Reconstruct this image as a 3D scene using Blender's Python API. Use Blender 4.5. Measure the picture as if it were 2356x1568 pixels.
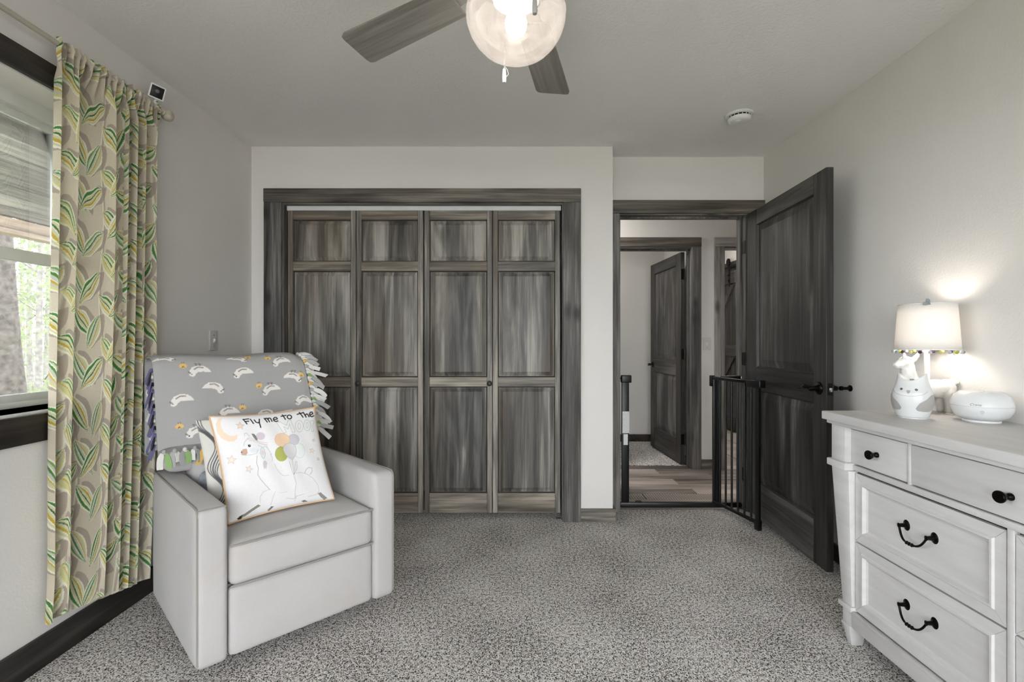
import bpy, bmesh, math, random
import numpy as np
from mathutils import Vector, Matrix

for o in list(bpy.data.objects):
    bpy.data.objects.remove(o)
SC = bpy.context.scene
COL = SC.collection
random.seed(7)
RNG = np.random.RandomState(11)
PI = math.pi

# ------------------------------------------------------------------ camera, world, exposure
F = 1090.0                       # focal length in pixels of the 2356 px wide frame
EYE = 1.173
cam_d = bpy.data.cameras.new('camera')
cam_d.sensor_width = 36.0
cam_d.lens = 36.0 * F / 2356.0
cam_d.clip_start = 0.02
cam = bpy.data.objects.new('camera', cam_d)
COL.objects.link(cam)
cam.location = (0, 0, EYE)
cam.rotation_euler = (PI / 2, 0, 0)
SC.camera = cam

world = bpy.data.worlds.new('overcast_sky')
SC.world = world
world.use_nodes = True
_bg = world.node_tree.nodes['Background']
_bg.inputs[0].default_value = (0.93, 0.97, 1.0, 1)
_bg.inputs[1].default_value = 6.0

FAN_BULB = 20.0                 # emission strengths of fan bulb, table lamp and added hall lamp
LAMP_BULB = 28.0
HALL_FILL = 62.0  # lamp added out of view to brighten the hall
SC.view_settings.view_transform = 'Standard'
SC.view_settings.look = 'None'
SC.view_settings.gamma = 1.0
SC.view_settings.use_curve_mapping = False
SC.cycles.use_adaptive_sampling = True
SC.cycles.adaptive_threshold = 0.02
SC.cycles.max_bounces = 8
SC.cycles.diffuse_bounces = 4
SC.cycles.transparent_max_bounces = 12
SC.view_settings.exposure = 1.0


# ------------------------------------------------------------------ helpers
def srgb(h):
    if isinstance(h, str):
        h = h.lstrip('#')
        c = [int(h[i:i + 2], 16) / 255 for i in (0, 2, 4)]
    else:
        c = list(h)
    return tuple(x / 12.92 if x <= 0.04045 else ((x + 0.055) / 1.055) ** 2.4 for x in c)


class MB:
    def __init__(self):
        self.v = []
        self.f = []

    def add(self, vs, fs):
        n = len(self.v)
        self.v += [tuple(p) for p in vs]
        self.f += [tuple(i + n for i in f) for f in fs]
        return self

    def box(self, x0, x1, y0, y1, z0, z1):
        vs = [(x0, y0, z0), (x1, y0, z0), (x1, y1, z0), (x0, y1, z0),
              (x0, y0, z1), (x1, y0, z1), (x1, y1, z1), (x0, y1, z1)]
        fs = [(0, 3, 2, 1), (4, 5, 6, 7), (0, 1, 5, 4), (1, 2, 6, 5), (2, 3, 7, 6), (3, 0, 4, 7)]
        return self.add(vs, fs)

    def hexa(self, lo, hi):
        """prism between two lists of corresponding points (same winding, seen from above ccw)"""
        n = len(lo)
        fs = [tuple(range(n - 1, -1, -1)), tuple(range(n, 2 * n))]
        for i in range(n):
            j = (i + 1) % n
            fs.append((i, j, n + j, n + i))
        return self.add(list(lo) + list(hi), fs)

    def tube(self, pts, r, seg=8, caps=True):
        pts = [Vector(p) for p in pts]
        n = len(pts)
        rs = r if isinstance(r, (list, tuple)) else [r] * n
        vs, fs = [], []
        up = None
        for i, p in enumerate(pts):
            d = (pts[min(i + 1, n - 1)] - pts[max(i - 1, 0)])
            if d.length < 1e-9:
                d = Vector((0, 0, 1))
            d.normalize()
            if up is None:
                a = Vector((0, 0, 1)) if abs(d.z) < 0.9 else Vector((1, 0, 0))
                up = (a - d * a.dot(d)).normalized()
            else:
                up = (up - d * up.dot(d))
                if up.length < 1e-6:
                    a = Vector((0, 0, 1)) if abs(d.z) < 0.9 else Vector((1, 0, 0))
                    up = (a - d * a.dot(d))
                up.normalize()
            s = d.cross(up)
            for k in range(seg):
                t = 2 * PI * k / seg
                vs.append(p + (up * math.cos(t) + s * math.sin(t)) * rs[i])
        for i in range(n - 1):
            for k in range(seg):
                k2 = (k + 1) % seg
                fs.append((i * seg + k, i * seg + k2, (i + 1) * seg + k2, (i + 1) * seg + k))
        if caps:
            fs.append(tuple(range(seg - 1, -1, -1)))
            fs.append(tuple((n - 1) * seg + k for k in range(seg)))
        return self.add(vs, fs)

    def lathe(self, prof, seg=32, M=None, sx=1.0, sy=1.0):
        """prof: list of (r, z); M a Matrix placing it"""
        M = M or Matrix()
        vs, fs = [], []
        n = len(prof)
        for r, z in prof:
            r = max(r, 1e-5)
            for k in range(seg):
                t = 2 * PI * k / seg
                vs.append(M @ Vector((r * sx * math.cos(t), r * sy * math.sin(t), z)))
        for i in range(n - 1):
            for k in range(seg):
                k2 = (k + 1) % seg
                fs.append((i * seg + k, i * seg + k2, (i + 1) * seg + k2, (i + 1) * seg + k))
        fs.append(tuple(range(seg - 1, -1, -1)))
        fs.append(tuple((n - 1) * seg + k for k in range(seg)))
        return self.add(vs, fs)

    def ell(self, c, r, seg=16, rings=10, M=None):
        prof = [(math.sin(PI * i / rings), -math.cos(PI * i / rings)) for i in range(rings + 1)]
        MM = Matrix.Translation(c) @ (M or Matrix()) @ Matrix.Diagonal((r[0], r[1], r[2], 1))
        return self.lathe(prof, seg, MM)

    def grid(self, P, nu, nv):
        """P: (nv*nu,3) rows v, columns u"""
        idx = np.arange(nu * nv).reshape(nv, nu)
        q = np.stack([idx[:-1, :-1], idx[:-1, 1:], idx[1:, 1:], idx[1:, :-1]], -1).reshape(-1, 4)
        return self.add([tuple(p) for p in P], [tuple(int(i) for i in f) for f in q])


WLOC = {}                        # world location of every Empty root (unrotated)


def tag(o, label=None, cat=None, group=None, kind=None):
    if label:
        o['label'] = label
    if cat:
        o['category'] = cat
    if group:
        o['group'] = group
    if kind:
        o['kind'] = kind
    return o


def empty(name, loc=(0, 0, 0), rz=0.0, label=None, cat=None, group=None, kind=None):
    o = bpy.data.objects.new(name, None)
    o.empty_display_size = 0.05
    COL.objects.link(o)
    o.location = loc
    o.rotation_euler = (0, 0, rz)
    WLOC[o] = Vector(loc)
    return tag(o, label, cat, group, kind)


def finish(me, smooth, angle=40):
    if smooth:
        for p in me.polygons:
            p.use_smooth = True
        if angle < 180:
            me.set_sharp_from_angle(angle=math.radians(angle))


def build(mb, name, mat, parent=None, smooth=False, bevel=0.0, seg=2, local=False, angle=40, label=None, kind=None, origin=None):
    me = bpy.data.meshes.new(name)
    off = Vector((0, 0, 0))
    if parent is not None and not local:
        off = WLOC.get(parent, Vector((0, 0, 0)))
    if origin is not None:
        off = Vector(origin)
    vs = [(p[0] - off.x, p[1] - off.y, p[2] - off.z) for p in mb.v]
    me.from_pydata(vs, [], mb.f)
    if bevel > 0:
        bm = bmesh.new()
        bm.from_mesh(me)
        bmesh.ops.bevel(bm, geom=[e for e in bm.edges], offset=bevel, segments=seg, profile=0.5, affect='EDGES', clamp_overlap=True)
        bm.to_mesh(me)
        bm.free()
    me.validate()
    me.update()
    finish(me, smooth or bevel > 0, angle)
    o = bpy.data.objects.new(name, me)
    COL.objects.link(o)
    if mat is not None:
        me.materials.append(mat)
    if parent is not None:
        o.parent = parent
        WLOC[o] = WLOC.get(parent, Vector((0, 0, 0)))
    if origin is not None:
        o.location = origin
        WLOC[o] = Vector(origin)
    if label:
        o['label'] = label
    if kind:
        o['kind'] = kind
    return o


def np_obj(name, P, nu, nv, mat, parent=None, col=None, smooth=True, flip=False, thick=0.0):
    """fast grid mesh with an optional colour attribute"""
    off = np.array(WLOC.get(parent, Vector((0, 0, 0)))) if parent is not None else np.zeros(3)
    P = np.asarray(P, dtype=np.float64) - off
    idx = np.arange(nu * nv).reshape(nv, nu)
    q = np.stack([idx[:-1, :-1], idx[:-1, 1:], idx[1:, 1:], idx[1:, :-1]], -1).reshape(-1, 4)
    if flip:
        q = q[:, ::-1]
    me = bpy.data.meshes.new(name)
    me.vertices.add(len(P))
    me.vertices.foreach_set('co', P.astype(np.float32).ravel())
    me.loops.add(len(q) * 4)
    me.loops.foreach_set('vertex_index', q.astype(np.int32).ravel())
    me.polygons.add(len(q))
    me.polygons.foreach_set('loop_start', (np.arange(len(q)) * 4).astype(np.int32))
    me.polygons.foreach_set('use_smooth', np.full(len(q), smooth))
    me.update(calc_edges=True)
    if col is not None:
        a = me.color_attributes.new('Print', 'FLOAT_COLOR', 'POINT')
        c4 = np.ones((len(P), 4), np.float32)
        c4[:, :3] = col
        a.data.foreach_set('color', c4.ravel())
    me.validate()
    o = bpy.data.objects.new(name, me)
    COL.objects.link(o)
    me.materials.append(mat)
    if parent is not None:
        o.parent = parent
        WLOC[o] = WLOC.get(parent, Vector((0, 0, 0)))
    if thick:
        m = o.modifiers.new('thickness', 'SOLIDIFY')
        m.thickness = thick
        m.offset = -1
    return o


def copy_obj(o, parent=None):
    c = o.copy()
    COL.objects.link(c)
    if parent is not None:
        c.parent = parent
        WLOC[c] = WLOC.get(parent, Vector((0, 0, 0)))
    return c


def copy_tree(o, parent=None):
    c = copy_obj(o, parent)
    for ch in [x for x in bpy.data.objects if x.parent == o]:
        copy_tree(ch, c)
    return c


def blob_mesh(name, parts, voxel, mat, parent, smooth_it=4, disp=0.0):
    """one continuous skin over ellipsoids / tapered limbs"""
    mb = MB()
    for p in parts:
        if p[0] == 'e':
            mb.ell(p[1], p[2], M=p[3] if len(p) > 3 else None)
        else:
            mb.tube(p[1], p[2], seg=14)
            for i in (0, -1):
                mb.ell(p[1][i], (p[2][i],) * 3)
    o = build(mb, name, mat, parent, smooth=True, angle=180)
    r = o.modifiers.new('skin', 'REMESH')
    r.mode = 'VOXEL'
    r.voxel_size = voxel
    r.use_smooth_shade = True
    s = o.modifiers.new('soft', 'SMOOTH')
    s.factor = 0.5
    s.iterations = smooth_it
    if disp:
        t = bpy.data.textures.new(name + '_wool', 'CLOUDS')
        t.noise_scale = 0.012
        d = o.modifiers.new('wool', 'DISPLACE')
        d.texture = t
        d.strength = disp
        d.texture_coords = 'LOCAL'
    dg = bpy.context.evaluated_depsgraph_get()
    me = bpy.data.meshes.new_from_object(o.evaluated_get(dg))
    o.modifiers.clear()
    o.data = me
    if not me.materials:
        me.materials.append(mat)
    return o


# ------------------------------------------------------------------ materials
class N:
    def __init__(self, name):
        self.m = bpy.data.materials.new(name)
        self.m.use_nodes = True
        self.t = self.m.node_tree
        self.t.nodes.clear()
        self.out = self.t.nodes.new('ShaderNodeOutputMaterial')

    def n(self, typ, **kw):
        x = self.t.nodes.new('ShaderNode' + typ)
        for k, v in kw.items():
            setattr(x, k, v)
        return x

    def l(self, a, b):
        self.t.links.new(a, b)

    def bsdf(self, color=None, rough=0.6, metal=0.0, spec=0.5):
        b = self.n('BsdfPrincipled')
        if color is not None:
            b.inputs['Base Color'].default_value = (*color, 1)
        b.inputs['Roughness'].default_value = rough
        b.inputs['Metallic'].default_value = metal
        b.inputs['Specular IOR Level'].default_value = spec
        self.l(b.outputs[0], self.out.inputs[0])
        return b

    def math(self, op, a, b=None, clamp=False):
        x = self.n('Math', operation=op, use_clamp=clamp)
        for i, s in enumerate((a, b)):
            if s is None:
                continue
            if hasattr(s, 'links'):
                self.l(s, x.inputs[i])
            else:
                x.inputs[i].default_value = s
        return x.outputs[0]

    def ramp(self, fac, stops, interp='LINEAR'):
        r = self.n('ValToRGB')
        r.color_ramp.interpolation = interp
        e = r.color_ramp.elements
        while len(e) < len(stops):
            e.new(0.5)
        for x, (p, c) in zip(e, stops):
            x.position = p
            x.color = (*c, 1)
        self.l(fac, r.inputs[0])
        return r.outputs[0]

    def mix(self, fac, a, b, typ='MIX'):
        x = self.n('MixRGB', blend_type=typ)
        for s, i in ((fac, 0), (a, 1), (b, 2)):
            if hasattr(s, 'links'):
                self.l(s, x.inputs[i])
            elif i == 0:
                x.inputs[0].default_value = s
            else:
                x.inputs[i].default_value = (*s, 1)
        return x.outputs[0]

    def coord(self, scale=(1, 1, 1), rand=0.0, kind='Object'):
        tc = self.n('TexCoord')
        mp = self.n('Mapping')
        mp.inputs['Scale'].default_value = scale
        src = tc.outputs[kind]
        if rand:
            oi = self.n('ObjectInfo')
            v = self.n('Vector Math'.replace(' ', ''), operation='SCALE')
            v.inputs[0].default_value = (1.3, 2.1, 3.7)
            self.l(self.math('MULTIPLY', oi.outputs['Random'], rand), v.inputs['Scale'])
            a = self.n('VectorMath', operation='ADD')
            self.l(src, a.inputs[0])
            self.l(v.outputs[0], a.inputs[1])
            src = a.outputs[0]
        self.l(src, mp.inputs['Vector'])
        return mp.outputs[0]

    def noise(self, vec, scale=5, detail=4, rough=0.5, dist=0.0):
        x = self.n('TexNoise')
        self.l(vec, x.inputs['Vector'])
        x.inputs['Scale'].default_value = scale
        x.inputs['Detail'].default_value = detail
        x.inputs['Roughness'].default_value = rough
        x.inputs['Distortion'].default_value = dist
        return x.outputs['Fac']

    def bump(self, b, h, strength=0.2, dist=0.01):
        x = self.n('Bump')
        x.inputs['Strength'].default_value = strength
        x.inputs['Distance'].default_value = dist
        self.l(h, x.inputs['Height'])
        self.l(x.outputs[0], b.inputs['Normal'])


def plain(name, hexc, rough=0.5, metal=0.0, spec=0.5, var=0.04, bump=0.0, bscale=200.0):
    k = N(name)
    b = k.bsdf(None, rough, metal, spec)
    c = srgb(hexc)
    v = k.coord()
    f = k.noise(v, 14, 3)
    lo = tuple(x * (1 - var) for x in c)
    hi = tuple(min(1, x * (1 + var)) for x in c)
    k.l(k.ramp(f, [(0.3, lo), (0.7, hi)]), b.inputs['Base Color'])
    if bump:
        k.bump(b, k.noise(v, bscale, 2), bump, 0.002)
    return k.m


def paint(name, hexc, bscale=120, strength=0.25):
    k = N(name)
    b = k.bsdf(None, 0.75, 0, 0.25)
    c = srgb(hexc)
    v = k.coord()
    k.l(k.ramp(k.noise(v, 2.0, 3), [(0.2, tuple(x * 0.97 for x in c)), (0.8, tuple(min(1, x * 1.02) for x in c))]), b.inputs['Base Color'])
    k.bump(b, k.noise(v, bscale, 3), strength, 0.003)
    return k.m


def wood(name, axis, dark, mid, light, brown, brown_amt=0.35, rough=0.5, knots=0.75, strips=0.0, tone=0.35, coarse=1.0, fw=0.52, bmp=0.15):
    """stained boards: grain runs along the local axis"""
    k = N(name)
    b = k.bsdf(None, rough, 0, 0.35)
    i = 'xyz'.index(axis)

    def sc(c, a):
        s = [c, c, c]
        s[i] = a
        return tuple(s)
    v1 = k.coord(sc(70 * coarse, 2.2), 23.0)
    v2 = k.coord(sc(11 * coarse, 0.9), 23.0)
    v3 = k.coord(sc(3.0, 0.7), 31.0)
    fine = k.noise(v1, 1.0, 5, 0.6, 0.3)
    band = k.noise(v2, 1.0, 4, 0.55, 1.2)
    blot = k.noise(v3, 1.0, 3, 0.5, 0.4)
    f = k.math('ADD', k.math('MULTIPLY', fine, fw), k.math('MULTIPLY', band, 1.05 - fw))
    f = k.math('ADD', f, k.math('MULTIPLY', k.math('SUBTRACT', blot, 0.5), 0.45))
    oi = k.n('ObjectInfo')
    f = k.math('ADD', f, k.math('MULTIPLY', k.math('SUBTRACT', oi.outputs['Random'], 0.5), tone * 0.35))
    if strips:
        tc = k.coord((1, 1, 1), 7.0)
        sep = k.n('SeparateXYZ')
        k.l(tc, sep.inputs[0])
        cell = k.math('FLOOR', k.math('MULTIPLY', sep.outputs[0], 1.0 / strips))
        wn = k.n('TexWhiteNoise', noise_dimensions='1D')
        k.l(cell, wn.inputs['W'])
        f = k.math('ADD', f, k.math('MULTIPLY', k.math('SUBTRACT', wn.outputs['Value'], 0.5), 0.12))
    col = k.ramp(f, [(0.36, dark), (0.53, mid), (0.70, light)])
    bf = k.math('MULTIPLY', k.ramp(k.noise(k.coord(sc(5, 0.8), 41.0), 1.0, 2), [(0.45, (0, 0, 0)), (0.7, (1, 1, 1))]), brown_amt)
    col = k.mix(bf, col, k.mix(0.75, col, brown, 'MIX'))
    if knots:
        vk = k.coord(sc(7.0, 3.2), 57.0)
        vo = k.n('TexVoronoi')
        k.l(vk, vo.inputs['Vector'])
        vo.inputs['Scale'].default_value = 1.0
        vo.inputs['Randomness'].default_value = 1.0
        kn = k.ramp(vo.outputs['Distance'], [(0.07, (1, 1, 1)), (0.24, (0, 0, 0))])
        col = k.mix(k.math('MULTIPLY', kn, knots), col, tuple(x * 0.45 for x in dark))
    k.l(col, b.inputs['Base Color'])
    k.bump(b, f, bmp, 0.002)
    return k.m


def carpet(name):
    k = N(name)
    b = k.bsdf(None, 0.95, 0, 0.1)
    v = k.coord()
    a = k.noise(v, 185, 2, 0.6)
    w = k.noise(v, 70, 2, 0.5)
    big = k.noise(v, 3.0, 3)
    f = k.math('ADD', k.math('MULTIPLY', a, 0.72), k.math('MULTIPLY', w, 0.28))
    f = k.math('ADD', f, k.math('MULTIPLY', k.math('SUBTRACT', big, 0.5), 0.10))
    col = k.ramp(f, [(0.39, srgb('#24211f')), (0.45, srgb('#77736f')), (0.51, srgb('#d0ccc8')), (0.60, srgb('#f6f2ee'))])
    k.l(col, b.inputs['Base Color'])
    k.bump(b, f, 0.6, 0.006)
    return k.m


def printed(name, rough=0.9, trans=0.0, weave=0.25, wscale=700):
    k = N(name)
    at = k.n('Attribute', attribute_name='Print')
    b = k.bsdf(None, rough, 0, 0.15)
    col = at.outputs['Color']
    v = k.coord()
    fine = k.noise(k.coord((900, 900, 60)), 1.0, 2)
    col = k.mix(1.0, col, k.ramp(fine, [(0.3, (0.9,) * 3), (0.7, (1.0,) * 3)]), 'MULTIPLY')
    k.l(col, b.inputs['Base Color'])
    k.bump(b, k.noise(v, wscale, 2), weave, 0.001)
    if trans:
        tr = k.n('BsdfTranslucent')
        k.l(col, tr.inputs[0])
        mx = k.n('MixShader')
        mx.inputs[0].default_value = trans
        k.l(b.outputs[0], mx.inputs[1])
        k.l(tr.outputs[0], mx.inputs[2])
        k.l(mx.outputs[0], k.out.inputs[0])
    return k.m


def fabric(name, hexc, rough=0.95, var=0.05, wscale=520, strength=0.35, stain=None):
    k = N(name)
    b = k.bsdf(None, rough, 0, 0.12)
    b.inputs['Sheen Weight'].default_value = 0.15
    c = srgb(hexc)
    v = k.coord()
    f = k.noise(v, wscale, 2)
    g = k.noise(v, 5, 3)
    col = k.ramp(k.math('ADD', k.math('MULTIPLY', f, 0.6), k.math('MULTIPLY', g, 0.4)),
                 [(0.3, tuple(x * (1 - 2 * var) for x in c)), (0.7, tuple(min(1, x * (1 + var)) for x in c))])
    if stain:
        s = k.ramp(k.noise(v, 4.0, 4, 0.6, 0.5), [(0.56, (0, 0, 0)), (0.75, (1, 1, 1))])
        col = k.mix(k.math('MULTIPLY', s, 0.25), col, srgb(stain))
    k.l(col, b.inputs['Base Color'])
    k.bump(b, f, strength, 0.001)
    return k.m


def emit(name, color, strength):
    k = N(name)
    e = k.n('Emission')
    e.inputs[0].default_value = (*color, 1)
    e.inputs[1].default_value = strength
    k.l(e.outputs[0], k.out.inputs[0])
    return k.m


def pane_mat(name):
    k = N(name)
    tr = k.n('BsdfTransparent')
    tr.inputs[0].default_value = (0.93, 0.93, 0.93, 1)
    gl = k.n('BsdfGlossy')
    gl.inputs['Roughness'].default_value = 0.02
    fr = k.n('Fresnel')
    fr.inputs[0].default_value = 1.35
    mx = k.n('MixShader')
    k.l(fr.outputs[0], mx.inputs[0])
    k.l(tr.outputs[0], mx.inputs[1])
    k.l(gl.outputs[0], mx.inputs[2])
    k.l(mx.outputs[0], k.out.inputs[0])
    return k.m


def alabaster(name):
    k = N(name)
    v = k.coord()
    n1 = k.noise(v, 9, 5, 0.6, 1.5)
    vein = k.ramp(k.noise(k.coord((1, 1, 1)), 16, 4, 0.55, 2.0), [(0.47, (1, 1, 1)), (0.5, (0.45, 0.43, 0.42)), (0.53, (1, 1, 1))])
    base = k.ramp(n1, [(0.35, srgb('#cfc6c0')), (0.65, srgb('#f4eeea'))])
    col = k.mix(0.5, base, vein, 'MULTIPLY')
    df = k.n('BsdfTranslucent')
    k.l(col, df.inputs[0])
    dd = k.n('BsdfDiffuse')
    k.l(col, dd.inputs[0])
    m0 = k.n('MixShader')
    m0.inputs[0].default_value = 0.45
    k.l(df.outputs[0], m0.inputs[1])
    k.l(dd.outputs[0], m0.inputs[2])
    tr = k.n('BsdfTransparent')
    m1 = k.n('MixShader')
    m1.inputs[0].default_value = 0.24
    k.l(tr.outputs[0], m1.inputs[1])
    k.l(m0.outputs[0], m1.inputs[2])
    gl = k.n('BsdfGlossy')
    gl.inputs['Roughness'].default_value = 0.08
    lw = k.n('LayerWeight')
    lw.inputs[0].default_value = 0.25
    m2 = k.n('MixShader')
    k.l(k.math('MULTIPLY', lw.outputs['Fresnel'], 0.5), m2.inputs[0])
    k.l(m1.outputs[0], m2.inputs[1])
    k.l(gl.outputs[0], m2.inputs[2])
    k.l(m2.outputs[0], k.out.inputs[0])
    return k.m


def shade_mat(name, hexc):
    k = N(name)
    c = srgb(hexc)
    v = k.coord((300, 300, 300))
    col = k.ramp(k.noise(v, 1.0, 2), [(0.3, tuple(x * 0.95 for x in c)), (0.7, c)])
    a = k.n('BsdfDiffuse')
    t = k.n('BsdfTranslucent')
    k.l(col, a.inputs[0])
    k.l(col, t.inputs[0])
    m = k.n('MixShader')
    m.inputs[0].default_value = 0.20
    k.l(a.outputs[0], m.inputs[1])
    k.l(t.outputs[0], m.inputs[2])
    k.l(m.outputs[0], k.out.inputs[0])
    return k.m


def planktile(name, ribbed=False):
    k = N(name)
    b = k.bsdf(None, 0.45, 0, 0.4)
    v1 = k.coord((2.0, 26, 26), 19.0)
    v2 = k.coord((0.9, 5, 5), 29.0)
    f = k.math('ADD', k.math('MULTIPLY', k.noise(v1, 1, 4, 0.6, 0.4), 0.5), k.math('MULTIPLY', k.noise(v2, 1, 3, 0.5, 1.0), 0.5))
    oi = k.n('ObjectInfo')
    f = k.math('ADD', f, k.math('MULTIPLY', k.math('SUBTRACT', oi.outputs['Random'], 0.5), 0.4))
    col = k.ramp(f, [(0.25, srgb('#4d4743')), (0.45, srgb('#857c75')), (0.6, srgb('#a89c94')), (0.8, srgb('#c0b0a5'))])
    if ribbed:
        tc = k.coord()
        sp = k.n('SeparateXYZ')
        k.l(tc, sp.inputs[0])
        fr = k.math('FRACT', k.math('MULTIPLY', sp.outputs[0], 54.0))
        mask = k.ramp(fr, [(0.26, (1, 1, 1)), (0.34, (0, 0, 0))])
        col = k.mix(mask, k.mix(0.6, col, srgb('#b3aaa3')), srgb('#4a4643'))
    k.l(col, b.inputs['Base Color'])
    return k.m


def antique_white(name):
    k = N(name)
    b = k.bsdf(None, 0.5, 0, 0.35)
    v = k.coord()
    g = k.noise(k.coord((30, 4, 30)), 1.0, 4, 0.6)
    col = k.ramp(g, [(0.3, srgb('#c6c4c2')), (0.6, srgb('#cfcdcc')), (0.8, srgb('#d5d3d2'))])
    rub = k.ramp(k.noise(k.coord((60, 9, 60)), 1.0, 4, 0.6), [(0.70, (0, 0, 0)), (0.78, (0.5, 0.5, 0.5))])
    col = k.mix(rub, col, srgb('#a09484'))
    k.l(col, b.inputs['Base Color'])
    return k.m


M = {}
M['wall'] = paint('warm_white_wall_paint', '#e0ddd9')
M['wall_bright'] = M['wall']
M['ceiling'] = paint('ceiling_paint', '#ebe9e7', 90, 0.6)
D0, D1, D2 = srgb('#211f1d'), srgb('#4b4845'), srgb('#8a857d')
BR = srgb('#5f4f3f')
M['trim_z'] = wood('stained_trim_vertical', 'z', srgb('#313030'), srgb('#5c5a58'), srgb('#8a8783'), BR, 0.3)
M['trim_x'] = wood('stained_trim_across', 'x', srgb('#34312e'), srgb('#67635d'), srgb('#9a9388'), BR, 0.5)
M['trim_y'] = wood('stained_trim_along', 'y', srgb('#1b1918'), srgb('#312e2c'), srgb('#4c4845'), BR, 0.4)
M['closet_z'] = wood('closet_door_vertical', 'z', srgb('#373532'), srgb('#706c66'), srgb('#b0a99d'), srgb('#6f5d49'), 0.5, 0.42, 0.0)
M['closet_x'] = wood('closet_door_across', 'x', srgb('#383531'), srgb('#726c63'), srgb('#aca293'), srgb('#6f5d49'), 0.6, 0.42, 0.35)
M['closet_panel'] = wood('closet_door_panel', 'z', srgb('#33312f'), srgb('#6b6863'), srgb('#aaa59d'), srgb('#6f5d49'), 0.5, 0.42, 0.0, strips=0.062, coarse=0.8, fw=0.38, bmp=0.05)
M['door_z'] = wood('door_vertical', 'z', srgb('#191817'), srgb('#343332'), srgb('#5a5856'), srgb('#4f4439'), 0.3, 0.45, 0.5)
M['door_x'] = wood('door_across', 'x', srgb('#1b1a1a'), srgb('#383736'), srgb('#5e5c5a'), srgb('#4f4439'), 0.3, 0.45, 0.5)
M['door_panel'] = wood('door_panel', 'z', srgb('#1a1919'), srgb('#3f3e3d'), srgb('#767472'), srgb('#51473c'), 0.3, 0.45, 0.6, strips=0.085, coarse=0.8, fw=0.42, bmp=0.05)
M['mould'] = plain('dark_stained_moulding', '#4a4743', 0.45, 0, 0.4, 0.15)
M['mould_dark'] = plain('darker_stained_moulding', '#353331', 0.45, 0, 0.4, 0.15)
M['carpet'] = carpet('speckled_grey_carpet')
M['black'] = plain('black_metal', '#0c0c0d', 0.35, 0.6, 0.5)
M['gate'] = plain('black_gate_enamel', '#0d0d0f', 0.4, 0.0, 0.5)
M['bronze'] = plain('oil_rubbed_bronze', '#151311', 0.3, 0.8, 0.5)
M['knobwood'] = plain('dark_wooden_knob', '#2f2b28', 0.4)
M['chrome'] = plain('bright_latch_metal', '#c9c9c7', 0.25, 1.0)
M['vinyl'] = plain('white_window_vinyl', '#dedfdf', 0.4)
M['plate'] = plain('white_switch_plastic', '#c9c8c6', 0.35)
M['track'] = plain('white_metal_track', '#d6d8d8', 0.35)
M['dark'] = plain('closet_shade_colour', '#2a2826', 0.9)  # closet shade put into the colour, so door gaps look black
M['pane'] = pane_mat('window_glass')
M['whiteplastic'] = plain('white_plastic', '#e2e2e0', 0.35)
M['ceramic'] = plain('white_ceramic', '#eae7e2', 0.3, 0, 0.5)
M['owl'] = plain('white_glossy_plastic', '#d9dbdb', 0.25, 0, 0.5)
M['greyplastic'] = plain('grey_plastic', '#a4a29e', 0.4)
M['darkgrey'] = plain('dark_grey_print', '#5b5b5c', 0.5)
M['dresser'] = antique_white('antique_white_paint')
M['gap'] = plain('shadow_gap', '#1a1816', 0.9)
M['rod'] = plain('cream_rod', '#b9b2a2', 0.45)
M['finial'] = plain('crackled_finial', '#bdb5a6', 0.7, 0, 0.3, 0.25, 1.0, 120)
M['chair'] = fabric('pale_grey_upholstery', '#bfbcbb', stain='#b9a78f')
M['piping'] = fabric('grey_piping', '#98948f')
M['base'] = plain('black_chair_base', '#101010', 0.6)
M['blade'] = wood('fan_blade_wood', 'x', srgb('#6b6763'), srgb('#85817d'), srgb('#9c9894'), srgb('#7f746a'), 0.3, 0.5, 0.0)
M['fan'] = plain('fan_housing', '#a9a6a2', 0.4, 0.3)
M['glass'] = alabaster('veined_alabaster_glass')
M['fanbulb'] = emit('glowing_fan_bulb', (1.0, 0.93, 0.84), FAN_BULB)
M['lampbulb'] = emit('glowing_lamp_bulb', (1.0, 0.93, 0.85), LAMP_BULB)
M['hall_fill'] = emit('hall_fill_glow', (1.0, 0.97, 0.93), HALL_FILL)  # glow of the added hall lamp
M['bath_fill'] = emit('bathroom_fill_glow', (1.0, 0.97, 0.93), 45.0)  # glow of the added bathroom lamp
M['room_fill'] = emit('far_bedroom_fill_glow', (1.0, 0.97, 0.93), 15.0)  # glow of the added far bedroom lamp
M['shade'] = shade_mat('white_linen_shade', '#f1ede8')
M['silver'] = plain('silver_glitter', '#aeb3b6', 0.35, 0.6, 0.5, 0.4, 1.0, 900)
M['tile'] = planktile('wood_look_tile')
M['tile_rib'] = planktile('ribbed_wood_look_tile', True)
M['grout'] = plain('grey_grout', '#8f8a85', 0.9)


# ------------------------------------------------------------------ room shell
WL, WR = -1.698, 1.733            # left and right wall faces
YC = 3.088                        # closet wall face
YD = 3.263                        # doorway wall face
XC = 0.657                        # where the closet wall turns back
YB = -1.75                        # wall behind the camera
H = 2.44
YH = 4.349                        # far wall of the hall
# window opening in the left wall
WY0, WY1, WZ0, WZ1 = -0.25, 2.02, 0.925, 2.10
T = 0.16


def structure(mb, name, mat, label, cat='wall', **kw):
    o = build(mb, name, mat, **kw)
    return tag(o, label, cat, None, 'structure')


m = MB()
m.box(WL, WR, YB, YD, -0.1, 0.0)
m.box(0.74, 1.61, YD, YD + 0.035, -0.1, 0.0)
structure(m, 'floor', M['carpet'], 'speckled grey carpet covering the bedroom floor', 'carpet')

m = MB()
m.box(WL - T, WR + T, YB - T, YC + 0.7, H, H + 0.1)
structure(m, 'ceiling', M['ceiling'], 'grey white textured bedroom ceiling', 'ceiling')

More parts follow.
